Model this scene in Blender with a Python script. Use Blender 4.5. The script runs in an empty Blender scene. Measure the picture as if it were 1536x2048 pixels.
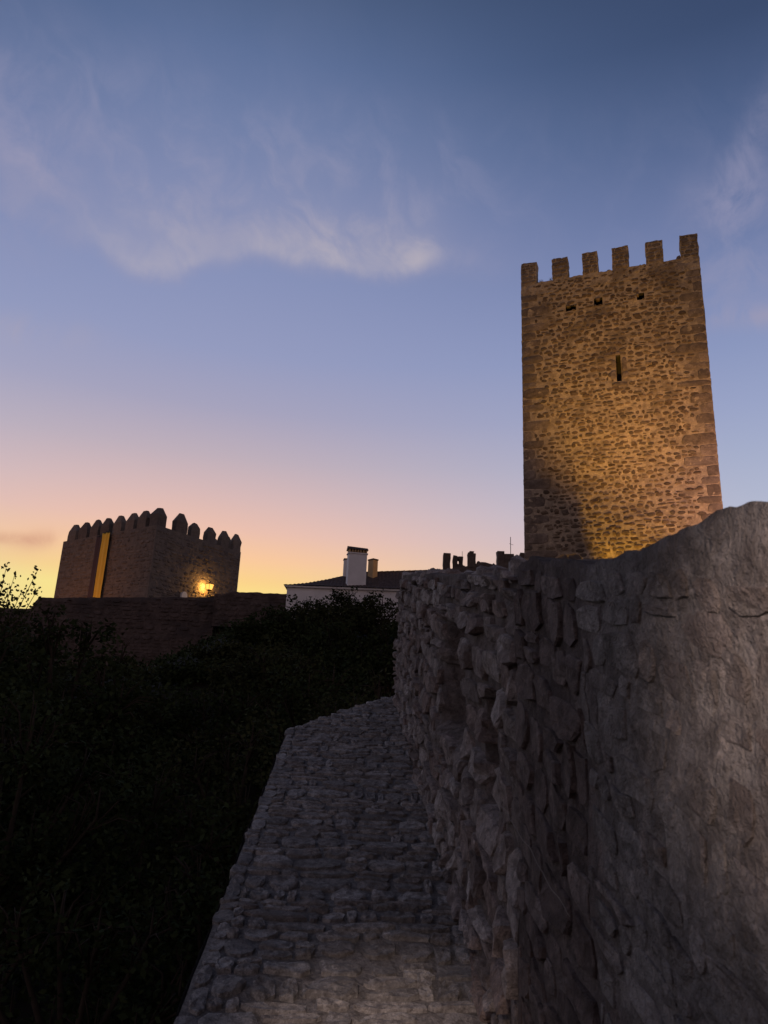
import bpy, math, random
from mathutils import Vector, noise

# ------------------------------------------------------------------ camera, sky, sun, exposure
sc = bpy.context.scene
COL = sc.collection
RAD = math.radians

PITCH, ROLL = RAD(17.3), RAD(2.52)
R0 = Vector((1, 0, 0)); U0 = Vector((0, -math.sin(PITCH), math.cos(PITCH))); FW = Vector((0, math.cos(PITCH), math.sin(PITCH)))
CX = math.cos(ROLL) * R0 + math.sin(ROLL) * U0
CY = -math.sin(ROLL) * R0 + math.cos(ROLL) * U0
cam_d = bpy.data.cameras.new('camera')
cam = bpy.data.objects.new('camera', cam_d); COL.objects.link(cam)
m = cam.matrix_world.copy()
for i in range(3):
    m[i][0], m[i][1], m[i][2], m[i][3] = CX[i], CY[i], -FW[i], 0.0
cam.matrix_world = m
cam_d.sensor_fit = 'HORIZONTAL'; cam_d.sensor_width = 36.0; cam_d.lens = 36.0 * 1538 / 1536
cam_d.clip_start = 0.05; cam_d.clip_end = 6000
cam_d.dof.use_dof = True; cam_d.dof.focus_distance = 22.0; cam_d.dof.aperture_fstop = 16.0
sc.camera = cam
sc.cycles.max_bounces = 5; sc.cycles.diffuse_bounces = 3

sc.view_settings.view_transform = 'Standard'
sc.view_settings.look = 'None'
sc.view_settings.exposure = 0.0
sc.view_settings.gamma = 1.0
sc.view_settings.use_curve_mapping = False

SUNSET_AZ = -14.0            # degrees left of the view direction (+y)


def lin(r, g, b):
    f = lambda v: ((v / 255 + 0.055) / 1.055) ** 2.4 if v > 10.3 else v / 255 / 12.92
    return (f(r), f(g), f(b), 1.0)


class NT:
    """small helper for writing node trees as expressions"""
    def __init__(s, tree): s.t = tree; s.n = tree.nodes; s.l = tree.links
    def put(s, sock, v):
        if hasattr(v, 'is_output'): s.l.new(v, sock)
        else: sock.default_value = v
    def node(s, typ, ins=None, out=0, **kw):
        n = s.n.new(typ)
        for k, v in kw.items(): setattr(n, k, v)
        for k, v in (ins or {}).items(): s.put(n.inputs[k], v)
        return n.outputs[out]
    def m(s, op, a, b=0.0, c=0.0, clamp=False):
        n = s.n.new('ShaderNodeMath'); n.operation = op; n.use_clamp = clamp
        s.put(n.inputs[0], a); s.put(n.inputs[1], b); s.put(n.inputs[2], c)
        return n.outputs[0]
    def add(s, a, b): return s.m('ADD', a, b)
    def sub(s, a, b): return s.m('SUBTRACT', a, b)
    def mul(s, a, b): return s.m('MULTIPLY', a, b)
    def mr(s, v, a, b, c=0.0, d=1.0, typ='SMOOTHSTEP'):
        return s.node('ShaderNodeMapRange', {'Value': v, 'From Min': a, 'From Max': b, 'To Min': c, 'To Max': d}, interpolation_type=typ)
    def ramp(s, v, pts, interp='LINEAR', out=0):
        n = s.n.new('ShaderNodeValToRGB'); cr = n.color_ramp; cr.interpolation = interp
        while len(cr.elements) < len(pts): cr.elements.new(0.5)
        for e, (p, c) in zip(cr.elements, pts):
            e.position = p; e.color = c if len(c) == 4 else (*c, 1)
        s.put(n.inputs[0], v)
        return n.outputs[out]
    def mix(s, f, a, b, mode='MIX'):
        n = s.n.new('ShaderNodeMix'); n.data_type = 'RGBA'; n.blend_type = mode
        s.put(n.inputs[0], f); s.put(n.inputs[6], a); s.put(n.inputs[7], b)
        return n.outputs[2]
    def noise(s, vec, scale, detail=4.0, rough=0.55, dist=0.0, out=0):
        return s.node('ShaderNodeTexNoise', {'Vector': vec, 'Scale': scale, 'Detail': detail, 'Roughness': rough, 'Distortion': dist}, out)
    def xyz(s, x, y, z=0.0): return s.node('ShaderNodeCombineXYZ', {'X': x, 'Y': y, 'Z': z})


def build_world():
    w = bpy.data.worlds.new('World'); sc.world = w; w.use_nodes = True
    t = NT(w.node_tree); t.n.clear()
    d = t.node('ShaderNodeTexCoord', out=0)
    sep = t.n.new('ShaderNodeSeparateXYZ'); t.l.new(d, sep.inputs[0])
    deg = 180 / math.pi
    el = t.mul(t.m('ARCSINE', sep.outputs[2]), deg)
    az = t.mul(t.m('ARCTAN2', sep.outputs[0], sep.outputs[1]), deg)
    e01 = t.m('DIVIDE', el, 90.0, clamp=True)
    P = lambda pts: [(e / 90.0, lin(*c)) for e, c in pts]
    near = t.ramp(e01, P([(0, (255, 214, 110)), (10.2, (255, 232, 138)), (11.4, (255, 214, 138)), (13.2, (253, 203, 158)), (15.2, (238, 194, 176)),
                          (17.5, (219, 187, 184)), (20.5, (193, 177, 188)), (24, (168, 165, 191)), (28, (150, 157, 193)),
                          (33, (138, 148, 187)), (38.5, (123, 137, 178)), (43, (107, 125, 166)), (47, (89, 110, 151)), (51, (75, 94, 130)), (60, (58, 75, 105)), (90, (44, 56, 82))]))
    far = t.ramp(e01, P([(0, (180, 174, 188)), (9, (182, 184, 204)), (17, (172, 187, 214)), (24, (152, 165, 202)), (30, (130, 144, 186)), (36, (104, 119, 161)),
                         (42, (73, 92, 131)), (47, (55, 71, 104)), (60, (44, 56, 84)), (90, (36, 46, 70))]))
    daz = t.m('ABSOLUTE', t.m('WRAP', t.sub(az, SUNSET_AZ), 180.0, -180.0))
    q = t.m('DIVIDE', daz, 31.0)
    wgt = t.m('EXPONENT', t.mul(t.mul(q, q), -1.0))
    east = t.ramp(e01, P([(0, (172, 145, 142)), (8, (172, 147, 148)), (16, (158, 143, 152)), (26, (130, 123, 138)), (40, (96, 96, 116)), (60, (64, 68, 90)), (90, (40, 48, 70))]))
    sky = t.mix(t.mr(daz, 55.0, 120.0), t.mix(wgt, far, near), east)
    # physical twilight sky as part of the mix
    ns = t.n.new('ShaderNodeTexSky'); ns.sky_type = 'NISHITA'; ns.sun_disc = False
    ns.sun_elevation = RAD(0.5); ns.sun_rotation = RAD(SUNSET_AZ); ns.altitude = 80; ns.dust_density = 2.0; ns.ozone_density = 3.0
    # ---- clouds (in sky angles)
    cv = t.xyz(t.mul(az, 0.10), t.mul(el, 0.10))
    warp = t.noise(cv, 1.3, 3.0, 0.5)
    cw = t.xyz(t.add(t.add(t.mul(az, 0.17), t.mul(warp, 1.2)), t.mul(el, 0.07)), t.add(t.mul(el, 0.19), t.mul(warp, 0.9)), 5.9)
    n1 = t.noise(cw, 1.35, 7.0, 0.58, 0.35)
    n2 = t.noise(t.xyz(t.mul(az, 0.32), t.mul(el, 0.30), 7.7), 1.0, 5.0, 0.6, 0.6)
    n3 = t.noise(t.xyz(t.mul(az, 0.09), t.mul(el, 0.20), 1.7), 1.2, 6.0, 0.6, 0.8)
    a01 = t.mr(az, -35.0, 25.0, 0, 1, 'LINEAR')
    A = lambda a: (a + 35.0) / 60.0
    G = lambda v: (v, v, v)
    E_ = lambda v: G((v - 25) / 20.0)
    edge = t.add(t.mul(t.ramp(a01, [(0, E_(33.2)), (A(-26), E_(32.7)), (A(-21), E_(31.7)), (A(-18.5), E_(31.9)), (A(-15), E_(33.4)), (A(-11), E_(34.4)), (A(-6), E_(34.1)), (A(-1), E_(33.9)), (A(4), E_(34.8)), (A(9), E_(34.2))], 'EASE'), 20.0), 25.0)
    amp = t.ramp(a01, [(0, G(.22)), (A(-27), G(.30)), (A(-22.5), G(.62)), (A(-18.5), G(.72)), (A(-15), G(.5)), (A(-10), G(.62)), (A(-5), G(.78)), (A(-1.0), G(.82)), (A(2.0), G(.78)), (A(4.6), G(.45)), (A(8), G(.22)), (A(14), G(0.0))])
    dl = t.add(t.sub(el, edge), t.mul(t.sub(n2, 0.5), 1.5))
    low = t.mr(dl, -0.7, 1.2)
    dec = t.m('EXPONENT', t.mul(t.m('MAXIMUM', dl, 0.0), t.mr(az, -14.0, 2.0, -0.14, -0.22)))
    tex = t.mr(n1, 0.28, 0.66, 0.72, 1.0)
    main = t.mul(t.mul(t.mul(low, dec), amp), tex)
    # thin veil of cirrus trailing upwards from the bank
    up = t.mul(t.mr(el, 33.0, 37.0), t.mr(el, 40.0, 47.0, 1, 0))
    veil = t.mul(t.mul(t.mul(up, t.mr(n1, 0.40, 0.74)), t.mr(az, -3.0, 14.0, 1.0, 0.25)), 0.30)
    def blob(a0, e0, sa, se, k, slope=0.0):
        x = t.m('DIVIDE', t.sub(az, a0), sa)
        y = t.m('DIVIDE', t.sub(t.sub(el, e0), t.mul(t.sub(az, a0), slope)), se)
        r = t.add(t.mul(x, x), t.mul(y, y))
        return t.mul(t.m('EXPONENT', t.mul(r, -1.0)), k)
    bl = None
    for b in [(27.4, 36.6, 3.4, 2.6, .55, .25), (30.5, 40.8, 2.6, 1.6, .32, .7), (29.0, 29.4, 4.5, .8, .75, -.12), (26.5, 32.0, 5, 1.8, .35, .1),
              (-29.0, 26.4, 5.0, 1.0, .55, .16), (-31, 36.5, 5, 5, .40, 0), (37, 34, 6, 2.5, .5, .1), (-44, 30, 8, 2, .5, .1)]:
        v = blob(*b); bl = v if bl is None else t.add(bl, v)
    bl = t.mul(bl, t.mr(n2, 0.28, 0.66))
    rest = t.mul(t.mul(t.mr(n3, 0.56, 0.8), t.mr(t.m('ABSOLUTE', az), 34.0, 60.0)), t.mul(t.mr(el, 14, 30), 0.35))
    op = t.m('MINIMUM', t.add(t.add(t.add(t.mul(main, 0.98), veil), bl), rest), 0.92)
    ccol = t.mix(t.mr(main, 0.1, 0.75), lin(156, 154, 182), lin(194, 184, 190))
    ccol = t.mix(t.mr(el, 20, 31), lin(196, 182, 186), ccol)
    sky = t.mix(op, sky, ccol)
    lowc = t.add(t.add(blob(-27.5, 12.6, 3.2, .42, .62, .10), blob(-24.6, 12.9, 1.3, .7, .5, .3)), blob(-36, 12.0, 6, .6, .6, .03))
    lowc = t.mul(lowc, t.mr(n2, 0.25, 0.6))
    sky = t.mix(lowc, sky, lin(214, 160, 134))
    # below the horizon: dark land
    sky = t.mix(t.mr(el, -3.0, 0.0), (0.02, 0.02, 0.022, 1), sky)
    total = t.mix(1.0, t.mix(1.0, sky, (9.7, 9.7, 9.7, 1), 'MULTIPLY'), t.mix(1.0, ns.outputs[0], (0.05, 0.05, 0.05, 1), 'MULTIPLY'), 'ADD')
    bg = t.n.new('ShaderNodeBackground'); t.l.new(total, bg.inputs[0]); bg.inputs[1].default_value = 0.1
    out = t.n.new('ShaderNodeOutputWorld'); t.l.new(bg.outputs[0], out.inputs[0])
build_world()

# the sun is already down: only a weak, wide warm glow from the sunset
sd = bpy.data.lights.new('sun', 'SUN'); sd.energy = 0.12; sd.angle = RAD(14); sd.color = (1.0, 0.72, 0.45)
sun = bpy.data.objects.new('sun', sd); COL.objects.link(sun)
_s = Vector((math.sin(RAD(SUNSET_AZ)) * math.cos(RAD(3)), math.cos(RAD(SUNSET_AZ)) * math.cos(RAD(3)), math.sin(RAD(3))))
sun.rotation_euler = (-_s).to_track_quat('-Z', 'Y').to_euler()

# tower frame (front face runs from the left corner along TU, outward normal TN)
TL = Vector((5.448, 28.538, 0)); TU = Vector((0.934, -0.358, 0)).normalized(); TN = Vector((TU.y, -TU.x, 0))
TWID = 7.09
def tower_pt(u, z, n=0.0): return TL + TU * u + TN * n + Vector((0, 0, z))


def spot(name, loc, target, power, color, size_deg, blend=0.6, radius=0.2):
    d = bpy.data.lights.new(name, 'SPOT'); d.energy = power; d.color = color; d.spot_size = RAD(size_deg); d.spot_blend = blend; d.shadow_soft_size = radius
    o = bpy.data.objects.new(name, d); COL.objects.link(o); o.location = loc
    o.rotation_euler = (Vector(target) - Vector(loc)).to_track_quat('-Z', 'Y').to_euler()
    return o
# floodlights on the monuments, seen in the photograph as the lit masonry
spot('floodlight_amber', tower_pt(3.2, 4.0, 2.0), tower_pt(3.0, 12.5, .6), 1150, (1.0, 0.55, 0.05), 100, 0.8, 0.10)
spot('floodlight_amber_high', tower_pt(3.6, 4.6, 9.0), tower_pt(3.7, 14.2), 4300, (1.0, 0.55, 0.07), 44, 1.0, 0.3)
spot('floodlight_rose', tower_pt(10.5, 5.0, 6.0), tower_pt(6.6, 10.5), 3300, (1.0, 0.56, 0.42), 54, 1.0, 0.3)
spot('floodlight_left_tower', (-27.0, 53.2, 8.2), (-22.6, 58.9, 11.5), 650, (1.0, 0.40, 0.15), 110, 0.9, 0.3)
spot('floodlight_ruin', (4.9, 47.6, 11.9), (-0.6, 47.3, 11.0), 160, (1.0, 0.55, 0.18), 30, 0.8, 0.1)
# added spots behind the viewer, standing in for lens haze on parapet and walk
spot('haze_fill_wall', (-1.1, -1.5, 0.7), (0.62, 0.86, 0.12), 520, (1.0, 0.78, 0.70), 15, 1.0, 0.10)
spot('haze_fill_walk', (-0.5, -1.6, 1.2), (0.04, 2.62, -0.89), 520, (1.0, 0.77, 0.69), 12.5, 1.0, 0.10)

# ------------------------------------------------------------------ helpers
def mesh_obj(name, verts, faces, mat=None, parent=None, rnd=None, smooth=False):
    me = bpy.data.meshes.new(name); me.from_pydata([tuple(v) for v in verts], [], faces)
    if rnd is not None:
        a = me.attributes.new('rnd', 'FLOAT', 'POINT')
        a.data.foreach_set('value', rnd if isinstance(rnd, list) else [rnd] * len(me.vertices))
    if smooth: me.polygons.foreach_set('use_smooth', [True] * len(me.polygons))
    if mat: me.materials.append(mat)
    me.update()
    o = bpy.data.objects.new(name, me); COL.objects.link(o)
    if parent: o.parent = parent
    return o
def empty(name, loc=(0, 0, 0), rz=0.0):
    o = bpy.data.objects.new(name, None); COL.objects.link(o); o.location = loc; o.rotation_euler = (0, 0, rz); o.empty_display_size = 0.3
    return o
def tag(o, label=None, cat=None, group=None, kind=None):
    if label: o['label'] = label
    if cat: o['category'] = cat
    if group: o['group'] = group
    if kind: o['kind'] = kind
    return o


class MB:
    def __init__(s): s.v = []; s.f = []; s.r = []
    def add(s, v, f, r=0.5):
        b = len(s.v); s.v += [Vector(p) for p in v]; s.f += [tuple(i + b for i in q) for q in f]; s.r += [r] * len(v)
    def box(s, lo, hi, r=0.5, T=None):
        x0, y0, z0 = lo; x1, y1, z1 = hi
        v = [(x0, y0, z0), (x1, y0, z0), (x1, y1, z0), (x0, y1, z0), (x0, y0, z1), (x1, y0, z1), (x1, y1, z1), (x0, y1, z1)]
        if T: v = [T(*p) for p in v]
        s.add(v, [(0, 3, 2, 1), (4, 5, 6, 7), (0, 1, 5, 4), (1, 2, 6, 5), (2, 3, 7, 6), (3, 0, 4, 7)], r)
    def tube(s, pts, rad, n=6, r=0.5):
        pts = [Vector(p) for p in pts]; rad = rad if isinstance(rad, (list, tuple)) else [rad] * len(pts)
        vs = []; prev = None
        for i, p in enumerate(pts):
            d = (pts[min(i + 1, len(pts) - 1)] - pts[max(i - 1, 0)]).normalized()
            a = d.orthogonal().normalized() if prev is None else (prev - d * prev.dot(d)).normalized()
            prev = a; b = d.cross(a)
            for k in range(n):
                t = 2 * math.pi * k / n; vs.append(p + (a * math.cos(t) + b * math.sin(t)) * rad[i])
        fs = []
        for i in range(len(pts) - 1):
            for k in range(n):
                k2 = (k + 1) % n; fs.append((i * n + k, i * n + k2, (i + 1) * n + k2, (i + 1) * n + k))
        fs.append(tuple(range(n))[::-1]); fs.append(tuple((len(pts) - 1) * n + k for k in range(n)))
        s.add(vs, fs, r)
    def build(s, name, mat, parent=None, smooth=False): return mesh_obj(name, s.v, s.f, mat, parent, s.r, smooth)


def n3(x, y, z=0.0, k=3):
    return noise.fractal(Vector((x, y, z)), 1.0, 2.0, k)

# ------------------------------------------------------------------ materials
def stone_mat(name, cols, bump=0.5, scale=9.0, stain=None, stain_amt=0.4, rough=0.92, fine=60.0, dist=0.02, varamt=0.35):
    """masonry: one tint per stone (attribute rnd), mottling, lichen and grain"""
    mt = bpy.data.materials.new(name); mt.use_nodes = True
    t = NT(mt.node_tree); bs = t.n['Principled BSDF']
    co = t.node('ShaderNodeTexCoord', out=3)
    rn = t.n.new('ShaderNodeAttribute'); rn.attribute_name = 'rnd'
    k = len(cols)
    base = t.ramp(rn.outputs['Fac'], [(i / max(1, k - 1), c) for i, c in enumerate(cols)])
    n1 = t.noise(co, scale, 6.0, 0.65, 0.3); n2 = t.noise(co, scale * 0.22, 4.0, 0.6, 0.5); nf = t.noise(co, fine, 4.0, 0.7)
    nm = t.noise(co, scale * 2.7, 5.0, 0.7, 0.6)
    base = t.mix(t.mr(n1, 0.40, 0.64, 0, varamt), base, t.mix(1.0, base, (0.36, 0.34, 0.33, 1), 'MULTIPLY'))
    base = t.mix(t.mr(nm, 0.50, 0.68, 0, varamt * .9), base, t.mix(1.0, base, (1.75, 1.70, 1.66, 1), 'MULTIPLY'))
    base = t.mix(t.mr(nf, 0.50, 0.70, 0, varamt), base, t.mix(1.0, base, (0.45, 0.43, 0.42, 1), 'MULTIPLY'))
    if stain:
        base = t.mix(t.mul(t.mr(n2, 0.48, 0.66), stain_amt), base, stain)
    t.l.new(base, bs.inputs['Base Color']); bs.inputs['Roughness'].default_value = rough
    bs.inputs['Specular IOR Level'].default_value = 0.2
    h = t.add(t.add(t.mul(n1, 0.8), t.mul(nm, 0.5)), t.mul(nf, 0.2))
    b = t.node('ShaderNodeBump', {'Height': h, 'Strength': bump, 'Distance': dist})
    t.l.new(b, bs.inputs['Normal'])
    return mt
def plain_mat(name, col, rough=0.8, var=0.25, scale=6.0, bump=0.15, metallic=0.0, spec=0.3, emit=None, estr=0.0, translucent=0.0):
    mt = bpy.data.materials.new(name); mt.use_nodes = True
    t = NT(mt.node_tree); bs = t.n['Principled BSDF']
    co = t.node('ShaderNodeTexCoord', out=3)
    n = t.noise(co, scale, 5.0, 0.6)
    c = t.mix(t.mr(n, 0.3, 0.75, 0, var, 'LINEAR'), (*col, 1), (col[0] * .4, col[1] * .4, col[2] * .4, 1))
    t.l.new(c, bs.inputs['Base Color']); bs.inputs['Roughness'].default_value = rough; bs.inputs['Metallic'].default_value = metallic
    bs.inputs['Specular IOR Level'].default_value = spec
    if emit: bs.inputs['Emission Color'].default_value = (*emit, 1); bs.inputs['Emission Strength'].default_value = estr
    b = t.node('ShaderNodeBump', {'Height': n, 'Strength': bump, 'Distance': 0.02}); t.l.new(b, bs.inputs['Normal'])
    return mt
M = {}
M['tower_stone'] = stone_mat('tower_stone', [(.10, .066, .042), (.15, .10, .062), (.20, .135, .084), (.12, .088, .062), (.25, .175, .11)], 0.8, 5.0, (.09, .068, .055, 1), .45, fine=24, dist=.05, varamt=.5)
M['tower_mortar'] = stone_mat('tower_mortar', [(.40, .30, .20), (.40, .30, .20)], 0.9, 3.6, (.15, .108, .075, 1), .75, fine=18, dist=.06, varamt=.55)
M['quoin'] = stone_mat('quoin', [(.17, .124, .09), (.22, .162, .118), (.28, .208, .152)], 0.8, 4.5, (.12, .09, .07, 1), .6, fine=20, dist=.05, varamt=.55)
M['left_stone'] = stone_mat('left_tower_stone', [(.12, .095, .08), (.16, .128, .105), (.20, .16, .13)], 0.6, 4.0, (.11, .09, .08, 1), .5, fine=20, dist=.05)
M['left_mortar'] = stone_mat('left_tower_mortar', [(.17, .137, .113), (.17, .137, .113)], 0.6, 3.0, (.13, .11, .10, 1), .5, fine=18, dist=.05)
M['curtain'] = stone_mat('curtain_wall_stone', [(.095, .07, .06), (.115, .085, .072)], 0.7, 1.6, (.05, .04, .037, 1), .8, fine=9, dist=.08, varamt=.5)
M['parapet_stone'] = stone_mat('parapet_stone', [(.20, .165, .145), (.29, .245, .215), (.40, .35, .315), (.25, .185, .155), (.47, .425, .385)], 1.0, 18.0, (.12, .085, .07, 1), .55, fine=120, dist=.035, varamt=.75)
M['parapet_mortar'] = stone_mat('parapet_mortar', [(.17, .138, .12), (.17, .138, .12)], 1.0, 18.0, (.06, .045, .04, 1), .55, fine=110, dist=.03, varamt=.65)
M['render_stone'] = stone_mat('parapet_rendered_stone', [(.22, .195, .175), (.28, .255, .232), (.34, .31, .285), (.25, .21, .185)], 1.0, 15.0, (.14, .11, .098, 1), .7, fine=150, dist=.05, varamt=.75)
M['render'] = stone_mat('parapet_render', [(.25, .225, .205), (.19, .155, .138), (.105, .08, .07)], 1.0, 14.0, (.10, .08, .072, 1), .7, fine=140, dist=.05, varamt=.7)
M['paving'] = stone_mat('paving_stone', [(.25, .232, .212), (.31, .29, .268), (.42, .395, .365), (.27, .245, .222)], 1.0, 30.0, (.15, .138, .125, 1), .6, fine=150, dist=.022, varamt=.75)
M['paving_bed'] = stone_mat('paving_bed', [(.25, .23, .21), (.25, .23, .21)], 1.0, 32.0, (.12, .11, .10, 1), .6, fine=150, dist=.022, varamt=.7)
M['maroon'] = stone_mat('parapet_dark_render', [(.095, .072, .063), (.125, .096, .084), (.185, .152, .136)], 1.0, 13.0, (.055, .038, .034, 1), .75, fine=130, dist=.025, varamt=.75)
M['ruin'] = stone_mat('ruin_stone', [(.11, .085, .07), (.17, .13, .105)], 0.7, 5.0, (.08, .065, .06, 1), .5, fine=30, dist=.04)
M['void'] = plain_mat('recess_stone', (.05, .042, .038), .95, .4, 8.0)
M['whitewash'] = plain_mat('whitewash', (.84, .80, .76), .9, .3, 1.6, .3)
M['roof_tile'] = stone_mat('roof_tile', [(.065, .043, .035), (.09, .058, .046), (.12, .082, .064)], .6, 4.0, (.07, .055, .05, 1), .5, fine=25, dist=.04)
M['ochre'] = plain_mat('ochre_plaster', (.55, .36, .18), .9, .3, 3.0)
M['banner_yellow'] = plain_mat('banner_cloth_yellow', (.78, .50, .06), .8, .18, 2.0, .2)
M['banner_plum'] = plain_mat('banner_cloth_plum', (.075, .05, .055), .85, .2, 2.0, .2)
M['iron'] = plain_mat('black_iron', (.02, .02, .02), .55, .3, 20, .2, .6)
M['lamp_glass'] = plain_mat('lamp_glass', (.9, .75, .45), .4, .0, 4, .0, 0, .3, (1.0, .45, .07), 1.7)
M['plaque'] = plain_mat('white_stone', (.75, .72, .68), .8, .2, 5)
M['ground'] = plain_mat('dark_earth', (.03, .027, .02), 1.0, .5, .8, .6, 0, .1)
M['bark'] = plain_mat('bark', (.05, .038, .028), .95, .5, 9, .6, 0, .1)
M['twig'] = plain_mat('dry_stem', (.20, .17, .145), .9, .4, 30, .3)
M['weed'] = plain_mat('dry_weed', (.07, .06, .03), .9, .4, 12, .2)
def leaf_mat(name, c1, c2):
    mt = bpy.data.materials.new(name); mt.use_nodes = True
    t = NT(mt.node_tree); bs = t.n['Principled BSDF']
    rn = t.n.new('ShaderNodeAttribute'); rn.attribute_name = 'rnd'
    t.l.new(t.ramp(rn.outputs['Fac'], [(0, c1), (1, c2)]), bs.inputs['Base Color'])
    bs.inputs['Roughness'].default_value = .9; bs.inputs['Specular IOR Level'].default_value = .05
    return mt
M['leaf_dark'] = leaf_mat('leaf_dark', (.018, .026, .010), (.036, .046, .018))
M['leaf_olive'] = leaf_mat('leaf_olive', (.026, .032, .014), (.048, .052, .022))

# ------------------------------------------------------------------ masonry generator
def cells(u0, u1, v0, v1, wm, hm, rng, wob=0.0, seed=0.0, wv=(.55, 1.6), hv=(.65, 1.45)):
    """rows of irregular stones; each cell is (u centre, v centre, half width, half height)"""
    out = []; v = v0
    while v < v1 - hm * 0.3:
        h = hm * rng.uniform(*hv)
        if v + h > v1: h = v1 - v
        u = u0 - rng.random() * wm * 0.6
        while u < u1:
            w = wm * rng.uniform(*wv)
            a, b = max(u, u0), min(u + w, u1)
            if b - a > wm * 0.22:
                cu = (a + b) / 2
                dv = wob * n3(cu * 0.9 / wm * .3, v * 0.9 / hm * .2, seed)
                if rng.random() < 0.14 and h > hm * .95:
                    s = rng.uniform(.4, .6)
                    out.append((cu, v + h * s / 2 + dv, (b - a) / 2, h * s / 2)); out.append((cu, v + h * (1 + s) / 2 + dv, (b - a) / 2, h * (1 - s) / 2))
                else:
                    out.append((cu, v + h / 2 + dv, (b - a) / 2, h / 2 * rng.uniform(.88, 1.06)))
            u += w
        v += h
    return out


def stone_geo(cell, gap, proud, F, rng, nv=9, rings=(.98, .72), power=3.2, jit=0.10, bury=0.03, rough=0.25):
    cu, cv, hu, hv = cell
    hu = max(hu - gap / 2, gap * .6); hv = max(hv - gap / 2, gap * .6)
    ph = rng.random() * 6.28
    pol = []
    for k in range(nv):
        t = 2 * math.pi * k / nv + ph / nv
        c, s = math.cos(t), math.sin(t)
        r = 1.0 / (abs(c) ** power + abs(s) ** power) ** (1 / power)
        r *= 1 + rng.uniform(-jit, jit * .6)
        pol.append((c * r, s * r))
    ta, tb = rng.uniform(-.5, .5) * proud, rng.uniform(-.5, .5) * proud
    vs = [F(cu + a * hu, cv + b * hv, -bury) for a, b in pol]
    hts = [proud * .62] + [proud] * (len(rings) - 1)
    for rg, hgt in zip(rings, hts):
        for a, b in pol:
            k = rg * (1 + rng.uniform(-.05, .05))
            vs.append(F(cu + a * hu * k, cv + b * hv * k, hgt * (1 + rng.uniform(-rough, rough)) + ta * a * k + tb * b * k))
    vs.append(F(cu, cv, proud * (1 + rng.uniform(-rough, rough))))
    fs = []; L = len(rings)
    for i in range(L):
        for k in range(nv):
            k2 = (k + 1) % nv; fs.append((i * nv + k, i * nv + k2, (i + 1) * nv + k2, (i + 1) * nv + k))
    c = (L + 1) * nv
    for k in range(nv): fs.append((L * nv + k, L * nv + (k + 1) % nv, c))
    return vs, fs


def lay_stones(parent, cl, gap, proud, F, mat, rng, limit=300, name='stone', key=None, restname='small_stones', smooth=True, **kw):
    """the largest cells become single stones, the rest one joined part"""
    key = key or (lambda c: c[2] * c[3])
    order = sorted(range(len(cl)), key=lambda i: -key(cl[i])); single = set(order[:limit]); rest = MB()
    for i, c in enumerate(cl):
        pr = proud * rng.uniform(.45, 1.5); r = rng.random()
        v, f = stone_geo(c, gap, pr, F, rng, **kw)
        if i in single: mesh_obj(name, v, f, mat, parent, r, smooth)
        else: rest.add(v, f, r)
    if rest.v: tag(rest.build(restname, mat, parent, smooth), kind='stuff')

# ------------------------------------------------------------------ terrain
def sm(x): x = max(0.0, min(1.0, x)); return x * x * (3 - 2 * x)
def ground_z(x, y):
    amp = 8.2 + 2.8 * sm((x + 13) / 8)
    z = -5.0 + amp * sm((y - 6) / 36.0)
    z -= 2.5 * sm((-x - 24) / 30) * sm((y - 10) / 30)
    far = math.hypot(x, y)
    z -= 26 * sm((far - 75) / 160.0)
    return z + 0.35 * n3(x * .13, y * .13, 2.0) * (1 if far < 200 else 3)
def build_ground():
    ax = [-3000, -1500, -700, -350, -200, -140, -100] + [-80 + 2 * i for i in range(81)] + [100, 140, 200, 350, 700, 1500, 3000]
    ay = [-3000, -1500, -700, -300, -150, -80, -40] + [-24 + 2 * i for i in range(57)] + [105, 130, 180, 260, 400, 800, 1600, 3000]
    V = [(x, y, ground_z(x, y)) for y in ay for x in ax]; n = len(ax)
    Fc = [(j * n + i, j * n + i + 1, (j + 1) * n + i + 1, (j + 1) * n + i) for j in range(len(ay) - 1) for i in range(n - 1)]
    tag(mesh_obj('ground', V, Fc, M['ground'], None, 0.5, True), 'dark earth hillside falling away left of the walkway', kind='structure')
build_ground()

# ------------------------------------------------------------------ the rising wall-walk and its parapet
RA, RE = RAD(-2.1475), RAD(13.92)
RF = Vector((math.sin(RA), math.cos(RA), 0)); RR = Vector((math.cos(RA), -math.sin(RA), 0)); TAN = math.tan(RE)
EYE = 1.5
def ramp_pt(s, l, h=0.0): return RF * s + RR * l + Vector((0, 0, -EYE + TAN * s + h))
WL, WR = -0.47, 0.52                     # edges of the walk, parapet face at WR
def crest(l): return 6.62 + (l - WL) / (WR - WL) * 1.80   # where the climb ends (skewed)
S_BACK = -1.6

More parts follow.
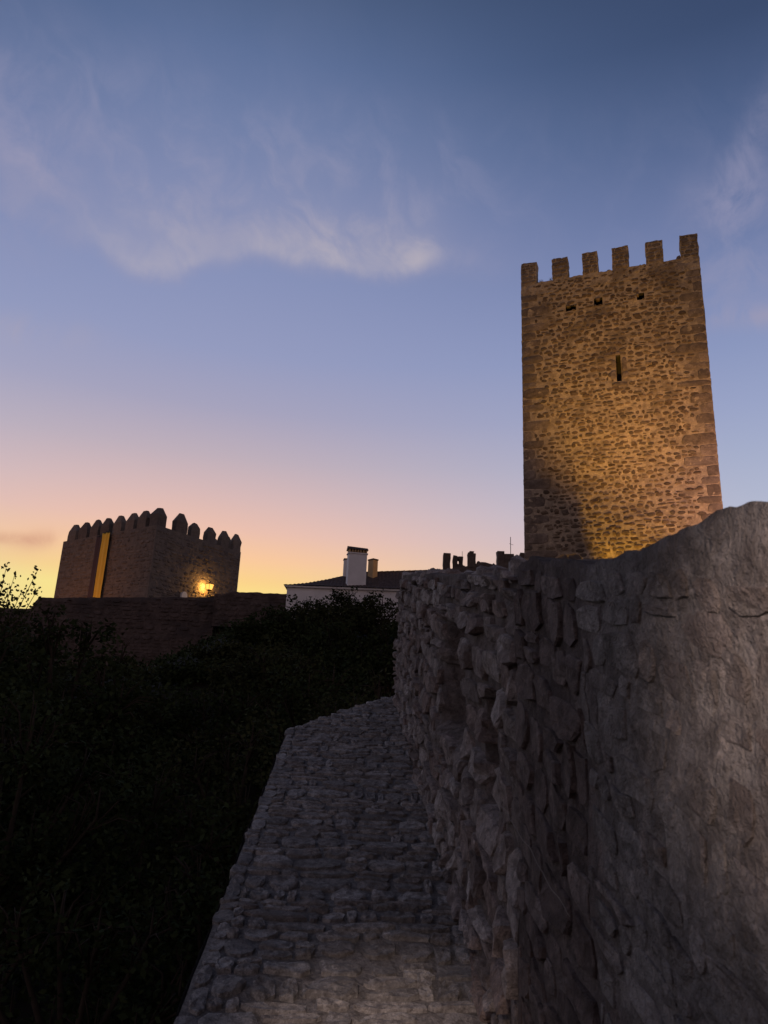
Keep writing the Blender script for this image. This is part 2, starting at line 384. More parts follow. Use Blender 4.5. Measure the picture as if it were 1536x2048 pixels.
def walk_rel(s, l):
    # worn, uneven surface with vague shallow treads
    tr = (s * 1.9 + .35 * n3(l * 1.2, s * .7, 3)) % 1.0
    return .009 * n3(l * 3.0, s * 3.0, 4) + .007 * n3(l * 9, s * 9, 5) + .012 * (tr if tr < .85 else (1 - tr) / .15 * .85) - .006
def build_walk():
    rng = random.Random(5)
    # core of the rampart: bedding surface, landing beyond the crest, outer face down to the hillside
    V = []; Fc = []
    ls = [WL - .0 + (WR + .6 - WL) * i / 26 for i in range(27)]; NS = 150
    def top(s, l):
        sc_ = crest(l); z = -EYE + TAN * min(s, sc_)
        return z - 0.010 + walk_rel(s, l)
    ss = [S_BACK + (12.5 - S_BACK) * i / NS for i in range(NS + 1)]
    for s in ss:
        for l in ls:
            p = RF * s + RR * l; V.append((p.x, p.y, top(s, l)))
    n = len(ls)
    for j in range(NS):
        for i in range(n - 1): Fc.append((j * n + i, j * n + i + 1, (j + 1) * n + i + 1, (j + 1) * n + i))
    b = len(V)
    for j, s in enumerate(ss):            # left outer face, slightly battered
        p0 = RF * s + RR * WL; z0 = top(s, WL)
        for k in range(5):
            q = RF * s + RR * (WL - 0.01 - .12 * k / 4 + .02 * n3(s * 2, k * 1.7, 9)); V.append((q.x, q.y, z0 - (z0 + 7.0) * (k / 4.0) ** 1.3 if k else z0))
    for j in range(NS):
        for k in range(4): Fc.append((b + j * 5 + k, b + (j + 1) * 5 + k, b + (j + 1) * 5 + k + 1, b + j * 5 + k + 1))
    b2 = len(V)                            # far end and right side closed
    for s, l in ((12.5, WL), (12.5, WR + .6), (S_BACK, WR + .6), (S_BACK, WL)):
        p = RF * s + RR * l; V.append((p.x, p.y, top(s, l))); V.append((p.x, p.y, -7))
    for k in range(3): Fc.append((b2 + 2 * k, b2 + 2 * k + 1, b2 + 2 * k + 3, b2 + 2 * k + 2))
    walk = tag(mesh_obj('walkway', V, Fc, M['paving_bed'], None, 0.5, True), 'steep grey stone wall-walk climbing beside the parapet', kind='structure')
    # paving stones in rough rows across the walk
    def F(u, v, nn):                       # u across, v along the slope
        s_, l_ = v, u
        e = walk_rel(s_, l_)
        return ramp_pt(s_, l_, 0) + Vector((0, -TAN * nn * .2, nn + e))
    cl = [c for c in cells(WL + .06, WR + .01, 1.2, 8.5, .125, .085, rng, .035, 3.0, (.35, 2.1), (.5, 1.7)) if c[1] + c[3] < crest(c[0]) + .03]
    lay_stones(walk, cl, .010, .0055, F, M['paving'], rng, 300, 'paving_stone', key=lambda c: c[2] * c[3] / c[1] ** 2, restname='small_paving_stones', jit=.20, nv=9, power=3.2, rings=(.97, .80, .45), bury=.02, rough=.8, smooth=False)
    # level landing beyond the crest
    def FL(u, v, nn):
        p = RF * v + RR * u; return Vector((p.x, p.y, top(v, u) + .010 + nn))
    ll = [c for c in cells(WL + .02, WR + .55, 6.7, 12.4, .17, .12, rng, .03, 7.0, (.4, 1.9), (.6, 1.5)) if c[1] - c[3] > crest(c[0]) + .08]
    lay_stones(walk, ll, .012, .008, FL, M['paving'], rng, 0, restname='landing_paving_stones', nv=8, power=3.2, jit=.18, bury=.03, rough=.6, smooth=False)
    # rubble facing of the outer side of the rampart
    def FO(u, v, nn):
        zt_ = top(u, WL); z = zt_ - v; k = (v / max(.5, zt_ + 7.0)) ** (1 / 1.3)
        p = RF * u + RR * (WL + .015 - .12 * k - nn); return Vector((p.x, p.y, z))
    of = cells(S_BACK + .1, 12.3, .14, 3.4, .24, .14, rng, .04, 8.0)
    lay_stones(walk, of, .02, .022, FO, M['parapet_stone'], rng, 0, restname='facing_stones', nv=8, power=3.6, jit=.16, bury=.05, rough=.4)
    # edging stones along the drop
    s = 0.9
    while s < 6.55:
        w = rng.uniform(.05, .15)
        v, f = stone_geo((WL + .035 + rng.uniform(-.008, .012), s + w / 2, rng.uniform(.03, .05), w / 2), .010, rng.uniform(.0, .006), F, rng, nv=10, power=4.0, jit=.16, bury=.05, rough=.8)
        mesh_obj('edging_stone', v, f, M['paving'], walk, rng.random(), False); s += w
    # crest stones
    l = WL
    while l < WR - .05:
        w = rng.uniform(.04, .13)
        cs = crest(l + w / 2)
        v, f = stone_geo((l + w / 2, cs - .05, w / 2 + .01, .06), .012, rng.uniform(.0, .008), F, rng, nv=10, jit=.16, bury=.05, rough=.6)
        mesh_obj('edging_stone', v, f, M['paving'], walk, rng.random(), True); l += w
build_walk()

PROFILE = [(-1.7, 1.62), (.3, 1.60), (.9, 1.589), (.947, 1.59), (1.045, 1.575), (1.10, 1.556), (1.17, 1.548), (1.31, 1.532), (1.44, 1.515), (1.56, 1.508), (1.75, 1.520), (1.92, 1.512), (2.05, 1.522), (2.25, 1.500), (2.65, 1.462), (3.3, 1.445), (4.4, 1.415), (5.2, 1.40), (6.3, 1.375), (7.2, 1.34), (7.9, 1.315), (8.5, 1.30)]
def ptop(s):
    for (a, ha), (b, hb) in zip(PROFILE, PROFILE[1:]):
        if a <= s <= b: return ha + (hb - ha) * (s - a) / (b - a)
    return PROFILE[0][1] if s < PROFILE[0][0] else PROFILE[-1][1]
def send(h): return 8.42 - .38 * h / 1.3           # slightly leaning far end
def recess(s, h):
    d = 0.0
    # ragged hollow where facing stones have fallen, and a narrow upright slot
    w = .05 * n3(s * 5, h * 5, 11)
    a = min(s - 3.38 + w, 4.22 - s + w, h - .60 + w, 1.20 - h + w)
    d = max(d, sm(a / .07) * .13)
    a = min(s - 2.70 + w * .4, 2.93 - s + w * .4, h - .62, 1.02 - h + w)
    d = max(d, sm(a / .04) * .22)
    return d
def pface(s, h):
    """outward relief of the parapet face: rough far part, smoother rendered part nearer by"""
    near = .024 * sm((2.29 - s) / .04) + .010 * sm((1.66 + .05 * n3(h * 4, 1, 1) - s) / .10)
    k = .024 if s > 2.27 else .011
    return near + k * n3(s * 2.3, h * 3.1, 5) + .45 * k * n3(s * 9, h * 9, 6) + .22 * k * n3(s * 26, h * 26, 7) - recess(s, h)
def P_F(s, h, nn): return ramp_pt(s, WR, h) - RR * (nn + pface(s, h))

def build_parapet():
    rng = random.Random(11)
    root = empty('parapet_wall', ramp_pt(3.0, WR + .25, 0))
    tag(root, 'rough weathered stone parapet wall climbing along the right of the walkway', 'wall')
    off = root.location.copy()
    TH = .55
    # split: near rendered part and far rubble part
    def section(s0, s1, ds, name, mat, tint=None):
        V = []; Fc = []; S = []
        s = s0
        while s < s1 - 1e-6: S.append(s); s += ds
        S.append(s1); NH = 84
        def col(s):
            t = ptop(s) + .012 * n3(s * 6, 0, 3) + .006 * n3(s * 21, 1, 3)
            c = []
            for k in range(NH + 1):
                h = -.05 + (t + .05) * k / NH
                se = min(s, send(h) + .03 * n3(h * 5, 2, 2)) if s1 > 8 else s
                c.append(P_F(se, h, 0.0))
            se = min(s, send(t)) if s1 > 8 else s
            for k, l in enumerate((.10, .22, .34, .45, TH)):
                c.append(ramp_pt(se, WR + l, t + .03 * n3(s * 3, l * 6, 7)))
            c.append(ramp_pt(se, WR + TH, -.6)); 
            return c
        cols = [col(s) for s in S]; n = len(cols[0])
        for c in cols: V += c
        for j in range(len(S) - 1):
            for i in range(n - 1): Fc.append((j * n + i, (j + 1) * n + i, (j + 1) * n + i + 1, j * n + i + 1))
        Fc.append(tuple(range(n))[::-1]); Fc.append(tuple((len(S) - 1) * n + i for i in range(n)))
        rn = 0.5
        if tint:
            rn = []
            for s in S:
                for i in range(n): rn.append(tint(s, -.05 + (ptop(s) + .05) * min(i, NH) / NH))
        return mesh_obj(name, [v - off for v in V], Fc, mat, root, rn, True)
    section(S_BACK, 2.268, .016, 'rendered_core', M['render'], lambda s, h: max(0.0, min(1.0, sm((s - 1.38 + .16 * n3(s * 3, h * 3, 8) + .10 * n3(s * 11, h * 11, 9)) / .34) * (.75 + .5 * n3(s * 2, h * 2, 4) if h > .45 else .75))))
    section(2.272, 8.45, .03, 'rubble_core', M['parapet_mortar'])
    F = lambda u, v, nn: P_F(u, v, nn) - off
    far = [c for c in cells(2.27, 8.25, .0, 1.5, .20, .10, rng, .05, 1.0, (.35, 1.7), (.45, 1.6)) if c[1] + c[3] < ptop(c[0]) + .01 and recess(c[0], c[1]) < .03 and c[0] + c[2] < send(c[1]) + .02]
    lay_stones(root, far, .022, .024, F, M['parapet_stone'], rng, 160, key=lambda c: c[2] * c[3] / c[0] ** 2, nv=9, power=7.0, jit=.20, rings=(.985, .90, .5), bury=.04, rough=.22, smooth=False)
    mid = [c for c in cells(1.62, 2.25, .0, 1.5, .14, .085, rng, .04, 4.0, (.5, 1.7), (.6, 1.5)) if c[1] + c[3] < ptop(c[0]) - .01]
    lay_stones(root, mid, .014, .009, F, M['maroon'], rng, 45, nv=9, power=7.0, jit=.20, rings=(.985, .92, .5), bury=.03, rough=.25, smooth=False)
    near = [c for c in cells(-.2, 1.60, .0, 1.5, .11, .066, rng, .05, 2.0, (.45, 1.8), (.55, 1.6)) if c[1] + c[3] < ptop(c[0]) - .015 and rng.random() < .9]
    lay_stones(root, near, .012, .0045, F, M['render_stone'], rng, 95, key=lambda c: c[2] * c[3] * (1 if c[0] > .5 else .01), nv=9, power=5.5, jit=.24, rings=(.98, .90, .5), bury=.02, rough=.35, smooth=False)
    # loose capping stones along the top
    s = .75
    while s < 8.0:
        w = rng.uniform(.10, .32); t = ptop(s + w / 2)
        if rng.random() < .75:
            def FT(u, v, nn, t=t): return ramp_pt(u, WR + v, t + nn + .01 * n3(u * 4, v * 4, 3)) - off
            v, f = stone_geo((s + w / 2, rng.uniform(.06, .16), w / 2, rng.uniform(.05, .11)), .01, rng.uniform(.010, .024) * (.5 if s < 2.2 else 1.5), FT, rng, nv=10, jit=.15, bury=.04, rough=.5)
            mesh_obj('capping_stone', v, f, M['parapet_stone'] if s > 2.2 else M['render_stone'], root, rng.random(), True)
        s += w
build_parapet()

def wall_curve(pts, rad, lift):
    mb = MB(); P = []
    for s, h in pts: P.append(P_F(s, h, lift))
    # smooth by subdivision
    for _ in range(2):
        Q = [P[0]]
        for a, b in zip(P, P[1:]): Q += [a * .75 + b * .25, a * .25 + b * .75]
        Q.append(P[-1]); P = Q
    P = [p + Vector((0, 0, .012 * n3(i * .35, 1, 6))) - RR * (.008 * n3(i * .5, 2, 7)) for i, p in enumerate(P)]
    o = P[-1].copy(); mb.tube([p - o for p in P], [rad * (1 - .5 * i / len(P)) for i in range(len(P))], 6)
    return mb, o
mb, o = wall_curve([(3.71, .734), (3.62, .689), (3.42, .673), (3.23, .682), (2.97, .73), (2.81, .724), (2.57, .731), (2.38, .75), (2.18, .783), (2.04, .79), (1.87, .786), (1.68, .788)], .0017, .03)
vine = empty('dry_vine', o); tag(vine, 'long thin dry stem trailing diagonally down the parapet wall', 'vine'); mb.build('main_stem', M['twig'], vine, True)
mb2 = MB(); a = P_F(2.90, .727, .045) - o; mb2.tube([a, P_F(2.80, .76, .055) - o, P_F(2.72, .775, .055) - o], [.002, .0017, .001]); mb2.build('side_shoot', M['twig'], vine, True)
mb, o = wall_curve([(1.40, 1.445), (1.37, 1.436), (1.33, 1.432), (1.285, 1.433)], .0011, .012)
tw = mb.build('dry_twig', M['twig'], None, True); tw.location = o; tag(tw, 'short pale curved twig stuck to the upper parapet wall', 'twig')

# ------------------------------------------------------------------ the tall keep on the right
TOPZ, CRZ, BASEZ = 20.40, 19.33, 0.8
MERL = [(0.0, .655), (1.32, 1.985), (2.575, 3.2), (3.78, 4.43), (5.10, 5.76), (6.42, TWID)]
HOLES = [(1.84, 2.26, 17.72, 17.98), (2.98, 3.32, 17.78, 18.14), (4.66, 4.94, 17.74, 18.05), (3.72, 3.90, 14.25, 15.40)]
def build_keep():
    rng = random.Random(21)
    root = empty('keep_tower', tower_pt(TWID / 2, BASEZ, -TWID / 2)); tag(root, 'tall square stone keep lit amber with six flat-topped merlons', 'tower')
    off = root.location.copy()
    DEP = 6.6
    faces = [  # frames: u along face (left to right from outside), outward normal
        (tower_pt(0, 0, 0), TU, TN, TWID),
        (tower_pt(TWID, 0, 0), -TN, TU, DEP),
        (tower_pt(TWID, 0, -DEP), -TU, -TN, TWID),
        (tower_pt(0, 0, -DEP), TN, -TU, DEP)]
    rel = lambda u, z: .030 * n3(u * 1.1, z * 1.1, 3) + .022 * n3(u * 4.2, z * 4.2, 4)
    for fi, (o, ud, nd, W) in enumerate(faces):
        Fp = lambda u, z, n, o=o, ud=ud, nd=nd: o + ud * u + nd * n + Vector((0, 0, z)) - off
        if fi == 0:
            us = sorted(set([round(W * i / 60, 4) for i in range(61)] + [x for h in HOLES for x in h[:2]]))
            zs = sorted(set([BASEZ + (CRZ - BASEZ) * i / 140 for i in range(141)] + [x for h in HOLES for x in h[2:]]))
        else:
            us = [W * i / 16 for i in range(17)]; zs = [BASEZ + (CRZ - BASEZ) * i / 30 for i in range(31)]
        def fade(u, W=W): return min(1.0, min(u, W - u) / .25)
        V = [Fp(u, z, rel(u + fi * 20, z) * fade(u)) for z in zs for u in us]; n = len(us); Fc = []
        inh = lambda u, z: fi == 0 and any(a < u < b and c < z < d for a, b, c, d in HOLES)
        for j in range(len(zs) - 1):
            for i in range(n - 1):
                if not inh((us[i] + us[i + 1]) / 2, (zs[j] + zs[j + 1]) / 2): Fc.append((j * n + i, j * n + i + 1, (j + 1) * n + i + 1, (j + 1) * n + i))
        mesh_obj('wall_face', V, Fc, M['tower_mortar'], root, 0.5, True)
        qu = []
        z = BASEZ; flip = fi % 2
        while z < CRZ - .05:                      # long and short corner stones
            h = rng.uniform(.24, .46); h = min(h, CRZ - z)
            for side in (0, 1):
                w = rng.uniform(.6, 1.25) if (flip + side) % 2 else rng.uniform(.3, .6)
                qu.append(((w / 2 if side == 0 else W - w / 2), z + h / 2, w / 2, h / 2))
            flip ^= 1; z += h
        qF = lambda u, v, nn, W=W: Fp(u, v, nn + rel(u + fi * 20, v) * fade(u))
        lim = {0: 110, 1: 0, 2: 0, 3: 0}[fi]
        lay_stones(root, qu, .018, .010, qF, M['quoin'], rng, lim, 'quoin', key=lambda c: c[1] + c[2] * .01, restname='corner_stones', nv=12, power=9.0, jit=.05, rings=(.985, .9), bury=.05)
        wm, hm = (.25, .165) if fi == 0 else (.42, .26)
        body = []
        qi = lambda zc: max([q[2] * 2 for q in qu if abs(q[1] - zc) < q[3] + .02 and q[0] < W / 2] or [0])
        qj = lambda zc: max([q[2] * 2 for q in qu if abs(q[1] - zc) < q[3] + .02 and q[0] > W / 2] or [0])
        for c in cells(.25, W - .25, BASEZ, CRZ - .02, wm, hm, rng, .09, fi * 9.0, (.5, 1.55), (.74, 1.32)):
            if c[0] - c[2] < qi(c[1]) - .02 or c[0] + c[2] > W - qj(c[1]) + .02: continue
            if fi == 0 and any(a - c[2] * .7 < c[0] < b + c[2] * .7 and e - c[3] * .7 < c[1] < d + c[3] * .7 for a, b, e, d in HOLES): continue
            if rng.random() < .05: continue
            k = rng.uniform(.80, 1.08); body.append((c[0] + rng.gauss(0, .02), c[1] + rng.gauss(0, .035), c[2] * rng.uniform(.82, 1.06), c[3] * k))
        bF = lambda u, v, nn: Fp(u, v, nn + rel(u + fi * 20, v))
        lay_stones(root, body, .032 if fi == 0 else .08, .016, bF, M['tower_stone'], rng, 300 if fi == 0 else 0, 'stone', key=lambda c: (c[2] * c[3] if c[1] > 7.2 else 0), nv=8, power=2.9, jit=.22, bury=.05, rough=.6)
        if fi == 0:
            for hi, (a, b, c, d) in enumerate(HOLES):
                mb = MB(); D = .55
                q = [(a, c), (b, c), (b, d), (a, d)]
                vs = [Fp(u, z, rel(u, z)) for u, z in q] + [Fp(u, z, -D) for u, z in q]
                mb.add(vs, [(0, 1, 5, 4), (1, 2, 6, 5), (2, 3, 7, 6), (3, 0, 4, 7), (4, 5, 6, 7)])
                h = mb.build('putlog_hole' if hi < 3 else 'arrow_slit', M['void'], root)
            for (cu, cv, hu, hv) in [(3.58, 15.50, .34, .10), (3.62, 15.02, .10, .2), (3.60, 14.55, .12, .22), (4.02, 15.0, .1, .3), (4.04, 14.5, .13, .16), (3.82, 14.13, .3, .1)]:
                v, f = stone_geo((cu, cv, hu, hv), .02, .02, bF, rng, nv=12, power=6, jit=.05, bury=.04); mesh_obj('slit_surround', v, f, M['quoin'], root, rng.random(), True)
            for (cu, cv, hu, hv) in [(1.95, 17.98, .10, .06), (2.16, 17.74, .09, .05), (3.14, 18.10, .10, .07), (3.02, 17.80, .07, .06), (4.68, 18.02, .06, .06), (4.9, 17.76, .06, .05)]:
                v, f = stone_geo((cu, cv, hu, hv), .01, .03, bF, rng, nv=8, power=2.4, jit=.25, bury=.2); mesh_obj('stone', v, f, M['tower_stone'], root, rng.random(), True)
    # roof deck inside the parapet
    mb = MB(); a = [tower_pt(.1, CRZ - .5, -.1), tower_pt(TWID - .1, CRZ - .5, -.1), tower_pt(TWID - .1, CRZ - .5, -DEP + .1), tower_pt(.1, CRZ - .5, -DEP + .1)]
    mb.add([p - off for p in a], [(0, 1, 2, 3)]); mb.build('roof_deck', M['tower_mortar'], root)
    th = .5
    ring = MB()                                    # parapet top all round
    def slab(o, ud, nd, u0, u1, z0, z1, tgt, n0=-th, jitter=0.0):
        nu, nz = max(2, int((u1 - u0) / .11)), max(2, int((z1 - z0) / .11))
        T = lambda u, n, z: o + ud * u + nd * n + Vector((0, 0, z)) - off
        V = []; Fc = []
        def J(u, z, s): return jitter * n3(u * 6, z * 6, s)
        # closed block with uneven faces
        for sgn, nn in ((0, 0.012), (1, n0)):
            for j in range(nz + 1):
                for i in range(nu + 1):
                    u = u0 + (u1 - u0) * i / nu; z = z0 + (z1 - z0) * j / nz
                    eu = (J(z, 3.3, u0) if i in (0, nu) else 0); ez = (1.6 * J(u, 7.7 + nn, 1.0) - jitter * .4 if j == nz else 0)
                    V.append(T(u + eu, nn + J(u + 9, z, 2.0 + sgn), z + ez))
        N = (nu + 1) * (nz + 1); w = nu + 1
        for j in range(nz):
            for i in range(nu):
                q = (j * w + i, j * w + i + 1, (j + 1) * w + i + 1, (j + 1) * w + i); Fc.append(q); Fc.append(tuple(x + N for x in q[::-1]))
        for i in range(nu):
            Fc.append((nz * w + i, nz * w + i + 1, N + nz * w + i + 1, N + nz * w + i)); Fc.append((i + 1, i, N + i, N + i + 1))
        for j in range(nz):
            Fc.append((j * w, (j + 1) * w, N + (j + 1) * w, N + j * w)); Fc.append(((j + 1) * w + nu, j * w + nu, N + j * w + nu, N + (j + 1) * w + nu))
        tgt.add(V, Fc, rng.random())
    for fi, (o, ud, nd, W) in enumerate(faces):
        r = MB(); slab(o, ud, nd, .0 if fi % 2 == 0 else th, W if fi % 2 == 0 else W - th, CRZ - .6, CRZ + .02, r, -th, .03)
        r.build('parapet', M['quoin'] if fi else M['tower_mortar'], root, False)
        ml = MERL if fi in (0, 2) else [(1.25, 1.9), (2.6, 3.25), (3.95, 4.6), (5.2, 5.85)]
        for (a, b) in ml:
            r = MB(); slab(o, ud, nd, a, b, CRZ - .02, TOPZ + rng.uniform(-.03, .03), r, -th, .035); mm = r.build('merlon', M['tower_mortar'], root, False)
            if fi == 0:
                Fp = lambda u, z, n, o=o, ud=ud, nd=nd: o + ud * u + nd * (n + .015) + Vector((0, 0, z)) - off
                for c in cells(a + .01, b - .01, CRZ + .02, TOPZ - .03, .26, .17, rng, .02, a, (.5, 1.5), (.7, 1.35)):
                    v, f = stone_geo(c, .03, .02 * rng.uniform(.5, 1.3), Fp, rng, nv=9, power=3.4, jit=.14, bury=.04, rough=.5); mesh_obj('stone', v, f, M['quoin'], mm, rng.random(), True)
    # rubble along the crenel sills
    for k in range(26):
        u = rng.uniform(.6, 6.9)
        if any(a - .03 < u < b + .03 for a, b in MERL): continue
        T = lambda uu, vv, nn: tower_pt(uu, CRZ + nn, -vv) - off
        v, f = stone_geo((u, rng.uniform(.08, .3), rng.uniform(.05, .13), rng.uniform(.05, .1)), .0, rng.uniform(.03, .09), T, rng, nv=8, jit=.2, bury=.05); mesh_obj('sill_stone', v, f, M['quoin'], root, rng.random(), True)
    T = lambda uu, vv, nn: tower_pt(uu, CRZ + nn, -vv) - off
    for (u, hu, hh) in [(6.33, .09, .22), (6.22, .08, .10), (4.98, .12, .05), (3.64, .1, .06)]:
        v, f = stone_geo((u, .15, hu, .14), 0, hh, T, rng, nv=9, power=4, jit=.12, bury=.05, rough=.2); mesh_obj('sill_stone', v, f, M['quoin'], root, rng.random(), True)
build_keep()

def weed(name, loc, n, hgt, spread, label, rng):
    mb = MB()
    for k in range(n):
        a = rng.uniform(0, 6.28); r = rng.random() * spread
        p = Vector((math.cos(a) * r * .4, math.sin(a) * r * .4, 0)); q = p + Vector((math.cos(a) * spread * rng.random(), math.sin(a) * spread * rng.random(), hgt * rng.uniform(.4, 1)))
        w = Vector((-math.sin(a), math.cos(a), 0)) * .008
        mid = (p + q) / 2 + Vector((0, 0, hgt * .12)); mb.add([p - w, p + w, mid + w * .7, mid - w * .7, q], [(0, 1, 2, 3), (3, 2, 4)], rng.random())
        for _ in range(3):
            c = p.lerp(q, rng.uniform(.4, 1)); e = Vector((rng.uniform(-.03, .03), rng.uniform(-.03, .03), rng.uniform(0, .04))); mb.add([c, c + e, c + e + Vector((.015, .01, .02))], [(0, 1, 2)], rng.random())
    o = mb.build(name, M['weed'], None); o.location = loc; tag(o, label, 'weed'); return o
R_ = random.Random(3)
weed('weed_tuft', tower_pt(.80, CRZ + .02, -.2), 34, .20, .16, 'dry weed tuft beside the leftmost merlon of the keep', R_)
weed('weed_tuft', tower_pt(1.22, CRZ + .02, -.2), 16, .26, .09, 'thin weed sprig against the second merlon of the keep', R_)

# added wall stub, shaped to throw the shadow on the keep's lower left face
def build_stub():
    rng = random.Random(8)
    root = empty('shadow_stub', tower_pt(1.0, 1.6, 1.5)); tag(root, 'added low stone stub that casts the shadow on the left foot of the keep', 'wall'); off = root.location.copy()
    prof = [(1.0, 6.6), (1.6, 6.95), (2.05, 7.0), (2.30, 6.85), (2.46, 6.45), (2.66, 6.15), (2.83, 5.9), (2.88, 5.3), (3.02, 4.95), (3.2, 4.4), (3.3, 3.6)]
    V = []; Fc = []
    pts = []
    for (a, za), (b, zb) in zip(prof, prof[1:]):
        for k in range(6): f = k / 6; pts.append((a + (b - a) * f, za + (zb - za) * f))
    pts.append(prof[-1])
    for i, (u, z) in enumerate(pts):
        zz = z + .06 * n3(u * 4, 1, 1)
        for n in (1.28, 1.52):
            V.append(tower_pt(u, 1.2, n) - off); V.append(tower_pt(u, zz, n + .03 * n3(u, n * 3, 2)) - off)
    for i in range(len(pts) - 1):
        a, b = 4 * i, 4 * i + 4
        Fc += [(a + 2, b + 2, b + 3, a + 3), (b, a, a + 1, b + 1), (a + 1, a + 3, b + 3, b + 1)]
    Fc += [(0, 2, 3, 1), (b, b + 1, b + 3, b + 2)]
    mesh_obj('wall_core', V, Fc, M['ruin'], root, 0.4)
    def top(u):
        for (a, za), (b, zb) in zip(prof, prof[1:]):
            if a <= u <= b: return za + (zb - za) * (u - a) / (b - a)
        return 0
    cl = [c for c in cells(1.02, 3.2, 1.4, 7.0, .30, .19, rng, .05, 3.0) if c[1] + c[3] < min(top(c[0] - c[2]), top(c[0] + c[2])) - .02]
    F1 = lambda u, v, nn: tower_pt(u, v, 1.52 + nn) - off
    lay_stones(root, cl, .04, .025, F1, M['quoin'], rng, 60, nv=9, power=3.4, jit=.18, bury=.04, rough=.5)
build_stub()

# ------------------------------------------------------------------ battlemented tower on the left, with banner and lantern
LC = Vector((-16.8, 55.0, 0)); LU = Vector((-0.826, 0.563, 0)).normalized(); RU = Vector((-LU.y * -1, 0, 0))
RU = Vector((LU.y, -LU.x, 0))                # along the right face, away from the viewer
LN = -RU; RN = -LU                            # outward normals of the left and right face
LW, RW = 11.4, 8.93
LBASE, LSILL, LSH, LTIP = 2.5, 15.35, 16.15, 16.78
def build_left_tower():
    rng = random.Random(31)
    root = empty('battlemented_tower', LC + LU * LW / 2 + RU * RW / 2 + Vector((0, 0, LBASE))); tag(root, 'squat square tower with pointed merlons against the sunset', 'tower'); off = root.location.copy()
    frames = [(LC, LU, LN, LW), (LC, RU, RN, RW), (LC + LU * LW, RU, LU, RW), (LC + RU * RW, LU, RU, LW)]
    for fi, (o, ud, nd, W) in enumerate(frames):
        nu, nz = (70, 80) if fi < 2 else (10, 10)
        rel = lambda u, z: (.05 * n3(u * .8, z * .8, fi) + .035 * n3(u * 2.7, z * 2.7, fi + 3)) * min(1, min(u, W - u) / .4)
        crack = lambda u, z: .12 * sm(1 - abs(u - (4.55 + (14.6 - z) * .75 + .18 * n3(z * 2, 0, 1))) / .12) if fi == 1 and 12.9 < z < 15.0 else 0
        V = [o + ud * (W * i / nu) + nd * (rel(W * i / nu, z) - crack(W * i / nu, z)) + Vector((0, 0, z)) - off for z in [LBASE + (LSILL - LBASE) * j / nz for j in range(nz + 1)] for i in range(nu + 1)]
        w = nu + 1; Fc = [(j * w + i, j * w + i + 1, (j + 1) * w + i + 1, (j + 1) * w + i) for j in range(nz) for i in range(nu)]
        mesh_obj('wall_face', V, Fc, M['left_mortar'], root, 0.5, True)
        if fi < 2:
            Fp = lambda u, z, n, o=o, ud=ud, nd=nd: o + ud * u + nd * (n + rel(u, z)) + Vector((0, 0, z)) - off
            cl = [c for c in cells(.1, W - .1, 8.6, LSILL + .5, .48, .26, rng, .1, fi * 4.0) if crack(c[0], c[1]) < .02 and rng.random() < .8]
            rest = MB()
            for c in cl:
                if c[1] > LSILL - .15: continue
                v, f = stone_geo(c, .07, .03 * rng.uniform(.3, 1.4), Fp, rng, nv=7, power=2.8, jit=.16, bury=.06, rough=.5); rest.add(v, f, rng.random())
            tag(rest.build('face_stones', M['left_stone'], root, True), kind='stuff')
    mb = MB(); q = [LC + LU * .1 + RU * .1, LC + LU * (LW - .1) + RU * .1, LC + LU * (LW - .1) + RU * (RW - .1), LC + LU * .1 + RU * (RW - .1)]
    mb.add([p + Vector((0, 0, LSILL - .8)) - off for p in q], [(0, 1, 2, 3)]); mb.build('roof_deck', M['left_mortar'], root)
    for (o, ud, nd, W) in frames:
        mb = MB(); T = lambda x, y, z, o=o, ud=ud, nd=nd: o + ud * x - nd * y + Vector((0, 0, z)) - off
        mb.box((.0, .015, LSILL - .9), (W, .7, LSILL + .02), .5, T); mb.build('parapet', M['left_mortar'], root)
    def merlon(o, ud, nd, a, b, tip=LTIP, sh=LSH, th=.6):
        mb = MB(); T = lambda x, y, z: o + ud * x - nd * y + Vector((0, 0, z)) - off
        j = lambda k=.05: rng.uniform(-k, k)
        lo = [(a, .02), (b, .02), (b, th), (a, th)]
        V = [T(x, y, LSILL - .05) for x, y in lo] + [T(x + j(), y + j(.03), (LSILL + sh) / 2) for x, y in lo] + [T(x + j(), y + j(.03), sh + j()) for x, y in lo]
        cx, cy = (a + b) / 2 + j(), th / 2; dx = (b - a) * .17
        V += [T(cx + (x - cx) * .34 + j(.03), cy + (y - cy) * .36, tip + j(.04)) for x, y in lo]
        Fc = []
        for k in range(3):
            for i in range(4):
                i2 = (i + 1) % 4; Fc.append((k * 4 + i, k * 4 + i2, k * 4 + 4 + i2, k * 4 + 4 + i))
        Fc.append((12, 13, 14, 15)); mb.add(V, Fc, rng.random()); mb.build('merlon', M['left_stone'], root)
    for c in (1.82, 3.22, 4.72, 6.20, 7.55, 9.02, 10.45):
        merlon(LC, LU, LN, c - .50, c + .50)
    # corner merlon, shared by both faces
    merlon(LC, RU, RN, .0, .87, LTIP + .05, 16.25, .9)
    for a, b, t in ((1.84, 2.96, 16.92), (3.40, 4.26, 16.55), (5.10, 5.97, 16.66), (6.62, 7.48, 16.74), (8.02, 8.9, 16.84)):
        merlon(LC, RU, RN, a, b, t, 16.2, .5)
    for c in (1.5, 3.0, 4.5, 6.0, 7.5): merlon(LC + LU * LW, RU, LU, c - .5, c + .5)
    for c in (1.5, 3.0, 4.5, 6.0, 7.5, 9.0, 10.5): merlon(LC + RU * RW, LU, RU, c - .5, c + .5)
build_left_tower()

